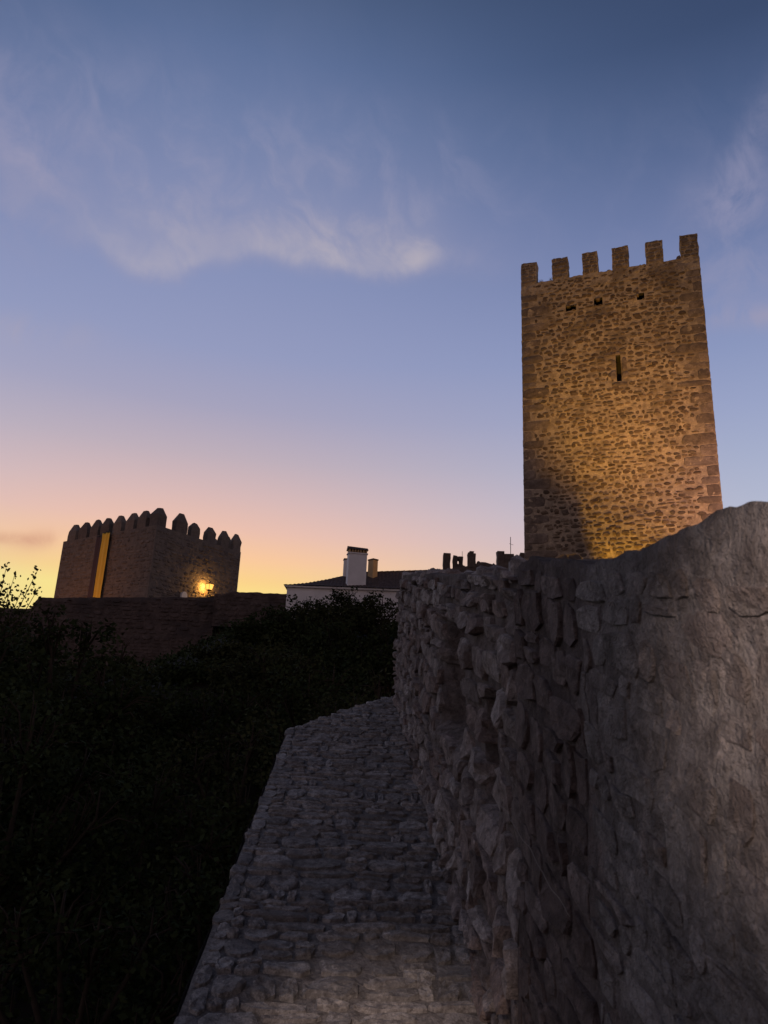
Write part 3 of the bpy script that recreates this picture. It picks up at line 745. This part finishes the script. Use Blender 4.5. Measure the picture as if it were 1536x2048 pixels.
def build_banner(name, u0, u1, z0, z1, mat, label, nfold, lift):
    V = []; Fc = []; nu, nz = 16, 40
    o = LC + LU * (u0 + u1) / 2 + Vector((0, 0, z0))
    for side in (0, 1):
        for j in range(nz + 1):
            for i in range(nu + 1):
                f = i / nu; z = z0 + (z1 - z0) * j / nz
                w = lift + .045 * math.cos(f * nfold * 2 * math.pi) + .03 * n3(f * 2, z * .8, u0) - side * .012
                V.append(LC + LU * (u0 + (u1 - u0) * f) + LN * w + Vector((0, 0, z)) - o)
    N = (nu + 1) * (nz + 1); w = nu + 1
    for j in range(nz):
        for i in range(nu):
            q = (j * w + i, j * w + i + 1, (j + 1) * w + i + 1, (j + 1) * w + i); Fc.append(q); Fc.append(tuple(x + N for x in q[::-1]))
    for j in range(nz): Fc += [(j * w, (j + 1) * w, N + (j + 1) * w, N + j * w), (j * w + nu, N + j * w + nu, N + (j + 1) * w + nu, (j + 1) * w + nu)]
    for j in (0, nz): Fc += [(j * w + i, j * w + i + 1, N + j * w + i + 1, N + j * w + i) for i in range(nu)]
    root = empty(name, o); tag(root, label, 'banner')
    mesh_obj('cloth', V, Fc, mat, root, .5, True)
    mb = MB(); a = LC + LU * (u0 - .06) + LN * lift + Vector((0, 0, z1 + .02)) - o; b = LC + LU * (u1 + .06) + LN * lift + Vector((0, 0, z1 + .02)) - o
    mb.tube([a, b], .03, 6); mb.build('rod', M['iron'], root)
build_banner('hanging_banner', 5.14, 6.04, 9.7, 15.38, M['banner_yellow'], 'long yellow cloth banner hanging down the left tower face', 2, .17)
build_banner('hanging_banner', 6.12, 6.75, 9.7, 15.2, M['banner_plum'], 'dark plum banner hanging beside the yellow one', 1, .15)

def build_lantern():
    p = LC + RU * 5.16 + RN * .75 + Vector((0, 0, 11.1))
    root = empty('wall_lantern', p, math.atan2(RU.y, RU.x)); tag(root, 'glowing amber street lantern on a bracket on the left tower', 'lantern')
    def frus(z0, z1, a, b):
        v = [(-a, -a, z0), (a, -a, z0), (a, a, z0), (-a, a, z0), (-b, -b, z1), (b, -b, z1), (b, b, z1), (-b, b, z1)]
        return v, [(0, 3, 2, 1), (4, 5, 6, 7), (0, 1, 5, 4), (1, 2, 6, 5), (2, 3, 7, 6), (3, 0, 4, 7)]
    mb = MB(); mb.add(*frus(.30, .72, .15, .23)); mb.build('glass', M['lamp_glass'], root)
    mb = MB(); mb.add(*frus(.72, .86, .29, .05)); mb.add(*frus(.86, .94, .04, .02)); mb.build('hood', M['iron'], root)
    mb = MB(); mb.add(*frus(.20, .30, .06, .17))
    for sx in (-1, 1):
        for sy in (-1, 1): mb.tube([(sx * .155, sy * .155, .29), (sx * .235, sy * .235, .73)], .014, 4)
    mb.build('frame', M['iron'], root)
    mb = MB(); mb.tube([(0, 0, .22), (0, .0, -.05), (0, -.25, -.25), (0, -.62, -.3), (0, -.72, -.3)], .045, 6); mb.tube([(0, -.05, .02), (0, -.3, .12), (0, -.72, .05)], .02, 5)
    mb.build('bracket', M['iron'], root)
    # which way is the wall: bracket runs along local -y towards it
    d = bpy.data.lights.new('lantern_light', 'POINT'); d.energy = 120; d.color = (1.0, .52, .12); d.shadow_soft_size = .12
    lo = bpy.data.objects.new('lantern_light', d); COL.objects.link(lo); lo.location = p - RN * .34 + Vector((0, 0, .55))
    # small round-topped white plaque low on the same face
    mb = MB(); n = 12
    prof = [(-.28, 0), (.28, 0)] + [(.28 * math.cos(t * math.pi / n), .30 + .34 * math.sin(t * math.pi / n)) for t in range(n + 1)]
    o = LC + RU * 3.28 + RN * .10 + Vector((0, 0, 10.3))
    V = [RU * x + Vector((0, 0, z)) + RN * .10 for x, z in prof] + [RU * x + Vector((0, 0, z)) - RN * .10 for x, z in prof]
    k = len(prof); mb.add(V, [tuple(range(k)), tuple(range(k, 2 * k))[::-1]] + [(i, (i + 1) % k, k + (i + 1) % k, k + i) for i in range(k)])
    pl = mb.build('wall_plaque', M['plaque'], None); pl.location = o; tag(pl, 'small white round-topped plaque left of the glowing lantern', 'plaque')
build_lantern()

# ------------------------------------------------------------------ curtain wall under the left tower
def block_wall(name, x0, x1, y, th, zb, ztop, mat, label, cat='wall', seed=0, crenel=0.0, rows=None, tilt=0.0):
    rng = random.Random(seed); root = empty(name, ((x0 + x1) / 2, y, zb)); tag(root, label, cat); off = root.location.copy()
    nu = max(8, int((x1 - x0) / .22)); nz = 24; V = []; Fc = []
    zt = lambda x: ztop(x) + .05 * n3(x * 1.3, 0, seed) + .03 * n3(x * 5, 0, seed)
    yy = lambda x: y + tilt * (x - x0)
    for i in range(nu + 1):
        x = x0 + (x1 - x0) * i / nu
        for j in range(nz + 1):
            z = zb + (zt(x) - zb) * j / nz
            V.append(Vector((x, yy(x) - .09 * n3(x * .7, z * .7, seed) - .05 * n3(x * 2.5, z * 2.5, seed + 1), z)) - off)
        V.append(Vector((x, yy(x) + th * .5, zt(x) + .04)) - off); V.append(Vector((x, yy(x) + th, zt(x))) - off); V.append(Vector((x, yy(x) + th, zb)) - off)
    n = nz + 4
    for i in range(nu):
        for j in range(n - 1): Fc.append((i * n + j, (i + 1) * n + j, (i + 1) * n + j + 1, i * n + j + 1))
    Fc += [tuple(range(n))[::-1], tuple(nu * n + k for k in range(n))]
    mesh_obj('wall_core', V, Fc, mat, root, .5, True)
    return root, off, rng, zt, yy
def wall_stones(root, off, rng, x0, x1, z0, zt, yy, seed, wm, hm, mat, gap=.08, proud=.035, limit=0, skip=.1):
    F = lambda u, v, nn: Vector((u, yy(u) - nn - .09 * n3(u * .7, v * .7, seed) - .05 * n3(u * 2.5, v * 2.5, seed + 1), v)) - off
    cl = [c for c in cells(x0 + .1, x1 - .1, z0, max(zt(x0), zt(x1)) + .4, wm, hm, rng, .1, seed) if c[1] + c[3] < zt(c[0]) - .02 and rng.random() > skip]
    lay_stones(root, cl, gap, proud, F, mat, rng, limit, nv=7, power=2.8, jit=.16, bury=.05, rough=.5, restname='face_stones')
lerp = lambda a, b, f: a + (b - a) * max(0, min(1, f))
z1 = lambda x: lerp(8.66, 9.22, (x + 22.4) / 11.6) - .75 * sm((-22.3 - x) / .5)
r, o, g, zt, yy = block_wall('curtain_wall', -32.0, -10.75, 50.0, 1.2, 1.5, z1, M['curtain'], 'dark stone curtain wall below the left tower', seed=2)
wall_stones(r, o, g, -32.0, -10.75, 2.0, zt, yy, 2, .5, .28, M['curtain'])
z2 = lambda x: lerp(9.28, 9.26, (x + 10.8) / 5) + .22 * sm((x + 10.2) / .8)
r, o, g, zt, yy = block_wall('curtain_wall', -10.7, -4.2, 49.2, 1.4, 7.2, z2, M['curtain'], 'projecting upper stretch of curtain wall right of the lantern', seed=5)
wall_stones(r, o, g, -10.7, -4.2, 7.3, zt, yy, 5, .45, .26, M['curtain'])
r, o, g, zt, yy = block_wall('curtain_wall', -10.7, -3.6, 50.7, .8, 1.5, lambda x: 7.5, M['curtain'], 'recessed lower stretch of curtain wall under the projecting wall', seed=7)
# pale post at its foot
mb = MB(); mb.tube([(0, 0, 0), (.02, 0, .8), (.09, 0, 1.75)], [.055, .05, .045], 8); mb.tube([(.085, 0, 1.72), (.095, 0, 1.80)], [.06, .02], 8)
po = mb.build('wooden_post', plain_mat('pale_post', (.42, .38, .33), .9, .4, 8), None, True); po.location = (-14.05, 49.3, 3.15); tag(po, 'thin pale post leaning at the foot of the curtain wall', 'post')

# ------------------------------------------------------------------ white house with the big chimney
def build_house():
    rng = random.Random(41)
    root = empty('white_house', (-.8, 47.5, 5.5)); tag(root, 'low whitewashed house with dark tiled roof and large chimney', 'house'); off = root.location.copy()
    X0, X1, Y0, Y1 = -5.55, 4.2, 45.0, 51.0; EZ = 9.20
    mb = MB(); mb.box((X0, Y0, 5.0), (X1, Y1, EZ), .5, lambda x, y, z: Vector((x, y + (x - X0) * -.03, z)) - off); mb.build('wall', M['whitewash'], root)
    # hipped roof, slightly dished, with rows of barrel tiles
    RY = 48.0; RZ0, RZ1 = 10.70, 11.15; RX0 = -2.0
    def roof_z(x, y):
        f = min(1, max(0, (y - (Y0 - .25)) / (RY - Y0 + .25))); fx = min(1, max(0, (x - (X0 - .2)) / (RX0 - X0 + .2)))
        g = min(f, fx) ; ridge = lerp(RZ0, RZ1, (x - RX0) / 6)
        return EZ - .02 + (ridge - EZ) * (g ** 1.25)
    V = []; Fc = []; xs = [X0 - .2 + .055 * i for i in range(int((X1 + .2 - X0) / .055) + 2)]; NY = 18
    yF = lambda x: (x - X0) * -.03
    for x in xs:
        for j in range(NY + 1):
            y = Y0 - .25 + (RY - Y0 + .25) * j / NY
            V.append(Vector((x, y + yF(x), roof_z(x, y) + .035 * abs(math.sin(x * math.pi / .22)) + .02 * n3(x, y, 3))) - off)
        V.append(Vector((x, Y1 + .2, EZ)) - off)
    n = NY + 2
    for i in range(len(xs) - 1):
        for j in range(n - 1): Fc.append((i * n + j, (i + 1) * n + j, (i + 1) * n + j + 1, i * n + j + 1))
    roof = mesh_obj('roof', V, Fc, M['roof_tile'], root, [rng.random() for _ in V])
    mb = MB(); mb.box((X0 - .12, Y0 - .16, EZ - .12), (X1 + .1, Y0 - .002, EZ - .03), .5, lambda x, y, z: Vector((x, y + yF(x), z)) - off); mb.build('eaves_moulding', M['whitewash'], root)
    for i, x in enumerate([RX0 + .35 * k for k in range(18)]):       # ridge tiles
        mb = MB(); z = lerp(RZ0, RZ1, (x - RX0) / 6); mb.tube([Vector((x, RY, z + .02)) - off, Vector((x + .37, RY, z + .05)) - off], [.11, .13], 8); mb.build('ridge_tile', M['roof_tile'], roof, True)
    def chimney(cx, cy, w, d, z0, z1, rz, matw, big):
        c, s = math.cos(rz), math.sin(rz)
        T = lambda x, y, z: Vector((cx + c * x - s * y, cy + s * x + c * y, z)) - off
        mb = MB(); mb.box((-w / 2, -d / 2, z0), (w / 2, d / 2, z1), .5, T); ch = mb.build('chimney', matw, roof)
        if big:
            mb = MB(); mb.box((-w / 2 - .05, -d / 2 - .05, z1 + .002), (w / 2 + .05, d / 2 + .05, z1 + .07), .5, T); mb.build('chimney', matw, roof)
            mb = MB()
            k = 7
            for i in range(k):
                x = -w / 2 + .05 + (w - .1) * i / (k - 1)
                for y in (-d / 2 + .05, d / 2 - .05): mb.box((x - .045, y - .05, z1 + .072), (x + .045, y + .05, z1 + .27), .5, T)
            for i in range(1, 5):
                y = -d / 2 + .05 + (d - .1) * i / 5
                for x in (-w / 2 + .05, w / 2 - .05): mb.box((x - .05, y - .04, z1 + .072), (x + .05, y + .04, z1 + .27), .5, T)
            mb.build('chimney', M['ochre'], roof)
            mb = MB(); e = .07; zz = z1 + .272
            v = [T(-w / 2 - e, -d / 2 - e, zz), T(w / 2 + e, -d / 2 - e, zz), T(w / 2 + e, d / 2 + e, zz), T(-w / 2 - e, d / 2 + e, zz), T(-w / 2 - e, 0, zz + .24), T(w / 2 + e, 0, zz + .20)]
            mb.add(v, [(0, 3, 2, 1), (0, 1, 5, 4), (2, 3, 4, 5), (0, 4, 3), (1, 2, 5)], .4); mb.build('chimney', M['roof_tile'], roof)
        else:
            mb = MB(); mb.box((-w / 2 - .03, -d / 2 - .03, z1 + .002), (w / 2 + .03, d / 2 + .03, z1 + .08), .5, T); mb.build('chimney', M['roof_tile'], roof)
    chimney(-1.52, 45.75, 1.12, .62, 9.0, 11.42, RAD(12), M['whitewash'], True)
    chimney(-.55, 47.3, .38, .5, 9.5, 11.48, RAD(40), M['ochre'], False)
    chimney(-2.25, 47.6, .3, .4, 9.5, 11.5, RAD(10), M['whitewash'], False)
build_house()
# further roof with low parapet right of the house
def build_wing():
    root = empty('tiled_roof_building', (3.2, 48.6, 5.5)); tag(root, 'low dark roof joining the white house and the ruined battlements', 'building'); off = root.location.copy()
    mb = MB(); mb.box((1.55, 51.5, 5.0), (5.4, 55.0, 11.75), .5, lambda x, y, z: Vector((x, y, z)) - off); mb.build('wall', M['ruin'], root)
    V = []; Fc = []; xs = [1.45 + .055 * i for i in range(74)]
    for x in xs:
        for j in range(7):
            f = j / 6; V.append(Vector((x, 51.3 + 2.0 * f, 11.70 + .42 * f + .03 * abs(math.sin(x * math.pi / .22)) + .02 * n3(x * 2, f, 2))) - off)
        V.append(Vector((x, 55.2, 11.7)) - off)
    for i in range(len(xs) - 1):
        for j in range(7): Fc.append((i * 8 + j, i * 8 + 8 + j, i * 8 + 9 + j, i * 8 + 1 + j))
    mesh_obj('roof', V, Fc, M['roof_tile'], root, [R_.random() for _ in V])
build_wing()

# ------------------------------------------------------------------ ruined battlements between house and keep
def build_ruins():
    rng = random.Random(51)
    zt = lambda x: lerp(9.35, 9.80, (x - 3.2) / 2.0) + .12 * sm(1 - abs(x - 5.4) / .5) - .08 * sm((x - 5.9) / .3) + .18 * sm((x - 6.1) / .3)
    r, off, g, z, yy = block_wall('ruined_battlement', 3.25, 8.3, 40.0, .8, 5.0, zt, M['ruin'], 'ruined battlement wall with broken merlons left of the keep', 'wall', 9)
    def piece(x0, x1, zb, zt_, hole=None, th=.55):
        mb = MB()
        def blk(a, b, c, d):
            n = 4; V = []; Fc = []
            for j in range(n + 1):
                zz = c + (d - c) * j / n; e = lambda: rng.uniform(-.018, .018)
                for (x, y) in ((a, .05), (b, .05), (b, th), (a, th)): V.append(Vector((x + e(), 40.0 + y + e(), zz + (e() * 2 if j == n else 0))) - off)
            for j in range(n):
                for i in range(4): i2 = (i + 1) % 4; Fc.append((j * 4 + i, j * 4 + i2, j * 4 + 4 + i2, j * 4 + 4 + i))
            Fc.append((n * 4, n * 4 + 1, n * 4 + 2, n * 4 + 3)); mb.add(V, Fc, rng.random())
        if hole:
            a, b, c, d = hole
            blk(x0, a, zb, zt_); blk(b, x1, zb, zt_); blk(a - .01, b + .01, d, zt_ - .01); blk(a - .01, b + .01, zb, c)
        else: blk(x0, x1, zb, zt_)
        mb.build('merlon', M['ruin'], r)
    piece(3.30, 3.67, 9.2, 10.30); piece(3.82, 4.35, 9.4, 10.19, (4.05, 4.15, 9.74, 10.02)); piece(4.62, 5.03, 9.6, 10.40); piece(4.70, 4.93, 10.3, 10.47)
    piece(6.20, 6.58, 9.6, 10.58); piece(6.58, 7.09, 9.7, 10.46); piece(7.42, 7.9, 9.8, 10.50)
    for k in range(16):
        x = rng.uniform(3.3, 7.4); F = lambda u, v, nn: Vector((u, 40.0 + v, zt(u) + nn)) - off
        v, f = stone_geo((x, .3, rng.uniform(.06, .16), rng.uniform(.08, .2)), 0, rng.uniform(.05, .12), F, rng, nv=8, jit=.2, bury=.08); mesh_obj('stone', v, f, M['ruin'], r, rng.random(), True)
    a = empty('antenna', (7.10, 41.2, 9.7)); tag(a, 'thin upright antenna rod beside the keep', 'antenna')
    mb = MB(); mb.tube([(0, 0, 0), (0, 0, 2.0)], .018, 6); mb.build('rod', M['iron'], a)
    mb = MB(); mb.tube([(-.08, 0, 1.62), (.16, .05, 1.56)], .010, 5); mb.build('cross_arm', M['iron'], a)
    b = empty('antenna', (4.40, 41.0, 9.7)); tag(b, 'short thin rod behind the window merlon of the ruin', 'antenna'); mb = MB(); mb.tube([(0, 0, 0), (0, 0, 1.0)], .012, 5); mb.build('rod', M['iron'], b)
build_ruins()

# ------------------------------------------------------------------ vegetation
def clump_plant(name, label, loc, lobes, nleaf, leaf, mat, rng, cat='shrub', trunk=None, group='dark bushes on the slope'):
    """lobes: list of (centre, radii) relative to loc"""
    root = empty(name, loc); tag(root, label, cat, group)
    st = MB(); base = Vector((0, 0, -.3))
    for c, rd in lobes:
        c = Vector(c); mid = Vector((c.x * .35, c.y * .35, c.z * .55)); k = trunk or .05 + .02 * max(rd)
        st.tube([base, mid, c, c + Vector((0, 0, rd[2] * .6))], [k, k * .7, k * .4, k * .12], 6)
        for _ in range(7):
            d = Vector((rng.gauss(0, 1), rng.gauss(0, 1), rng.gauss(.4, .8))).normalized()
            e = c + Vector((d.x * rd[0], d.y * rd[1], d.z * rd[2])) * .85; st.tube([mid.lerp(c, rng.uniform(.5, 1)), c.lerp(e, .5) + Vector((0, 0, .05)), e], [k * .3, k * .2, k * .05], 4)
    st.build('trunk' if cat == 'tree' else 'stem', M['bark'], root, True)
    lf = MB(); tot = sum(r[0] * r[2] for _, r in lobes)
    for c, rd in lobes:
        c = Vector(c); n = int(nleaf * rd[0] * rd[2] / tot); nc = max(6, n // 22)
        cl = []
        for _ in range(nc):
            d = Vector((rng.gauss(0, 1), rng.gauss(0, 1), rng.gauss(0, 1))).normalized() * (rng.random() ** .33) * rng.uniform(.75, 1.12)
            cl.append(c + Vector((d.x * rd[0], d.y * rd[1], d.z * rd[2])))
        for _ in range(n):
            q = rng.choice(cl); sp = .16 * max(rd)
            p = q + Vector((rng.gauss(0, sp), rng.gauss(0, sp), rng.gauss(0, sp * .8)))
            a = Vector((rng.gauss(0, 1), rng.gauss(0, 1), rng.gauss(0, .7))).normalized(); b = a.orthogonal().normalized(); L = leaf * rng.uniform(.6, 1.4)
            b = (b * math.cos(rng.random() * 6) + a.cross(b) * math.sin(rng.random() * 6)).normalized()
            lf.add([p, p + a * L * .5 + b * L * .28, p + a * L, p + a * L * .5 - b * L * .28], [(0, 1, 2, 3)], rng.random())
    lf.build('crown' if cat == 'tree' else 'foliage', mat, root)
    return root
rg = random.Random(77)
def gl(x, y): return (x, y, ground_z(x, y))
def bush(az, D, el, width, nleaf, leaf, mat, label, name='dark_shrub', cat='shrub', grp='dark bushes massed on the slope'):
    x, y = D * math.sin(RAD(az)), D * math.cos(RAD(az)); g = ground_z(x, y); H = D * math.tan(RAD(el)) - g
    if H < .7: H = .7
    lob = []; k = 6
    for i in range(k):
        f = (i + .5) / k - .5; h = H * (1 - .30 * abs(f) * 2) * rg.uniform(.86, 1.0); r = width * rg.uniform(.30, .42)
        rz = min(r * rg.uniform(.75, 1.0), h * .5); lob.append(((f * width * 1.5, rg.uniform(-.4, .4) * width * .6, h - rz), (r, r * .9, rz)))
        if h > 2.2 * rz: lob.append(((f * width * 1.6, rg.uniform(-.5, .2) * width * .6, (h - rz) * .5), (r * 1.25, r, max(rz, h * .3))))
    return clump_plant(name, label, (x, y, g), lob, nleaf, leaf, mat, rg, cat, .10 if cat == 'tree' else None, grp)
SL = 'dark leafy bush among those massed on the unlit slope'
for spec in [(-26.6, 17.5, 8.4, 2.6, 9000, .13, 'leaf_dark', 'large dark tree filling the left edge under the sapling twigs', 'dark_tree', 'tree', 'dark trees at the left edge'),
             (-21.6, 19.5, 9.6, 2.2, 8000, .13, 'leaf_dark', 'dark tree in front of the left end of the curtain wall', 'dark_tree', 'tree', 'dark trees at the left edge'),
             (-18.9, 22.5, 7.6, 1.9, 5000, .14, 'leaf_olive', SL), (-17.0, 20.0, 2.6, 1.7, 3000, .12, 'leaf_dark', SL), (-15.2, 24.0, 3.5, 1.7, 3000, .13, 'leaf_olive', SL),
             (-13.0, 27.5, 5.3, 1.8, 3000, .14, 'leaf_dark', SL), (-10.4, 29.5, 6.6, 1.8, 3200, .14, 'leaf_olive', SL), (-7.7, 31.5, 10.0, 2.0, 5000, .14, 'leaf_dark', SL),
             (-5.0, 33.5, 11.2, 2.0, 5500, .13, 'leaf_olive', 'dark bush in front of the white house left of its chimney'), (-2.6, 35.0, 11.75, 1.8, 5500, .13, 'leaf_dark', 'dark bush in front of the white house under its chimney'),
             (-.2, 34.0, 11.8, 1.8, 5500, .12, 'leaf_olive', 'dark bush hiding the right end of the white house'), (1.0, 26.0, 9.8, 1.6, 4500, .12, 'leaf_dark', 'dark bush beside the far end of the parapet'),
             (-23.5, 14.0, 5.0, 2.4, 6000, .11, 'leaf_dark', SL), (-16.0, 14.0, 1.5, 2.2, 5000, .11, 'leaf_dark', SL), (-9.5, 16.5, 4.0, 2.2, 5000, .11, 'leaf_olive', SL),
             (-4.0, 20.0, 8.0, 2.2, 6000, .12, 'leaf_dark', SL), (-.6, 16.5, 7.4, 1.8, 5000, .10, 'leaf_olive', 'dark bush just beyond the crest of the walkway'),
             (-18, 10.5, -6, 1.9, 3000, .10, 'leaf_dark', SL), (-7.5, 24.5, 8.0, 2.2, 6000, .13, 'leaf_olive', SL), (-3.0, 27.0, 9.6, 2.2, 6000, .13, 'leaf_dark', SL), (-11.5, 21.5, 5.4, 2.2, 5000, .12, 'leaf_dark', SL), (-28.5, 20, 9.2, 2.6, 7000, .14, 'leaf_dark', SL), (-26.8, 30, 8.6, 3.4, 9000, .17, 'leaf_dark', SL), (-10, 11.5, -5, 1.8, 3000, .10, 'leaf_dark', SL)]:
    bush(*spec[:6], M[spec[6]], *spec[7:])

def build_undergrowth():
    rng = random.Random(123); mb = MB()
    for _ in range(26000):
        y = 7 + 38 * rng.random() ** .8; x = rng.uniform(-.55 * y - 3, .06 * y + 1)
        if y < 13 and x > -1.2: continue
        k = n3(x * .5, y * .5, 3); h = max(.05, .35 + .5 * k) * rng.random()
        p = Vector((x, y, ground_z(x, y) + h)); a = Vector((rng.gauss(0, 1), rng.gauss(0, 1), rng.gauss(.4, .6))).normalized(); b = a.orthogonal().normalized(); L = rng.uniform(.10, .26)
        mb.add([p, p + a * L * .5 + b * L * .25, p + a * L, p + a * L * .5 - b * L * .25], [(0, 1, 2, 3)], rng.random())
    tag(mb.build('undergrowth', M['leaf_dark'], None), 'low dark undergrowth covering the hillside', kind='stuff')
build_undergrowth()

# sparse sapling with separate leaves standing out against the sunset
def build_sapling():
    rng = random.Random(99); D = 17.0
    root = empty('sapling', (-8.7, D, 1.0)); tag(root, 'sparse leafy sapling twigs silhouetted against the sunset at the left edge', 'tree', 'dark bushes on the slope')
    off = root.location.copy(); st = MB(); lf = MB()
    tips = [(-7.62, 3.20, 0), (-7.85, 3.66, .3), (-8.12, 3.40, -.2), (-8.48, 3.72, .1), (-8.62, 3.30, .2), (-8.95, 3.5, -.2), (-9.2, 3.7, .2), (-7.60, 2.90, .1), (-7.95, 3.05, -.1), (-8.3, 3.1, 0), (-8.7, 3.1, .1), (-9.1, 3.1, 0), (-9.4, 3.3, .1)]
    for (x, z, dy) in tips:
        b = Vector((-8.7 + (x + 8.7) * .35, D, 1.9)); t = Vector((x, D + dy, z)); c = b.lerp(t, .55) + Vector((.05, 0, -.1))
        st.tube([Vector((-8.7, D, .8)) - off, b - off, c - off, t - off], [.03, .018, .011, .004], 5)
        for k in range(46):
            f = rng.uniform(.25, 1.02); p = (b.lerp(c, f * 2) if f < .5 else c.lerp(t, f * 2 - 1))
            sp = .045 + .16 * (1 - f)
            p = p + Vector((rng.gauss(0, sp), rng.gauss(0, sp), rng.gauss(0, sp * .6)))
            a = Vector((rng.gauss(0, 1), rng.gauss(0, .6), rng.gauss(.3, .8))).normalized(); bb = a.cross(Vector((0, 1, .3))).normalized(); L = rng.uniform(.05, .12)
            lf.add([q - off for q in (p, p + a * L * .5 + bb * L * .3, p + a * L, p + a * L * .5 - bb * L * .3)], [(0, 1, 2, 3)], rng.random())
    st.build('trunk', M['bark'], root, True); lf.build('crown', M['leaf_olive'], root)
build_sapling()
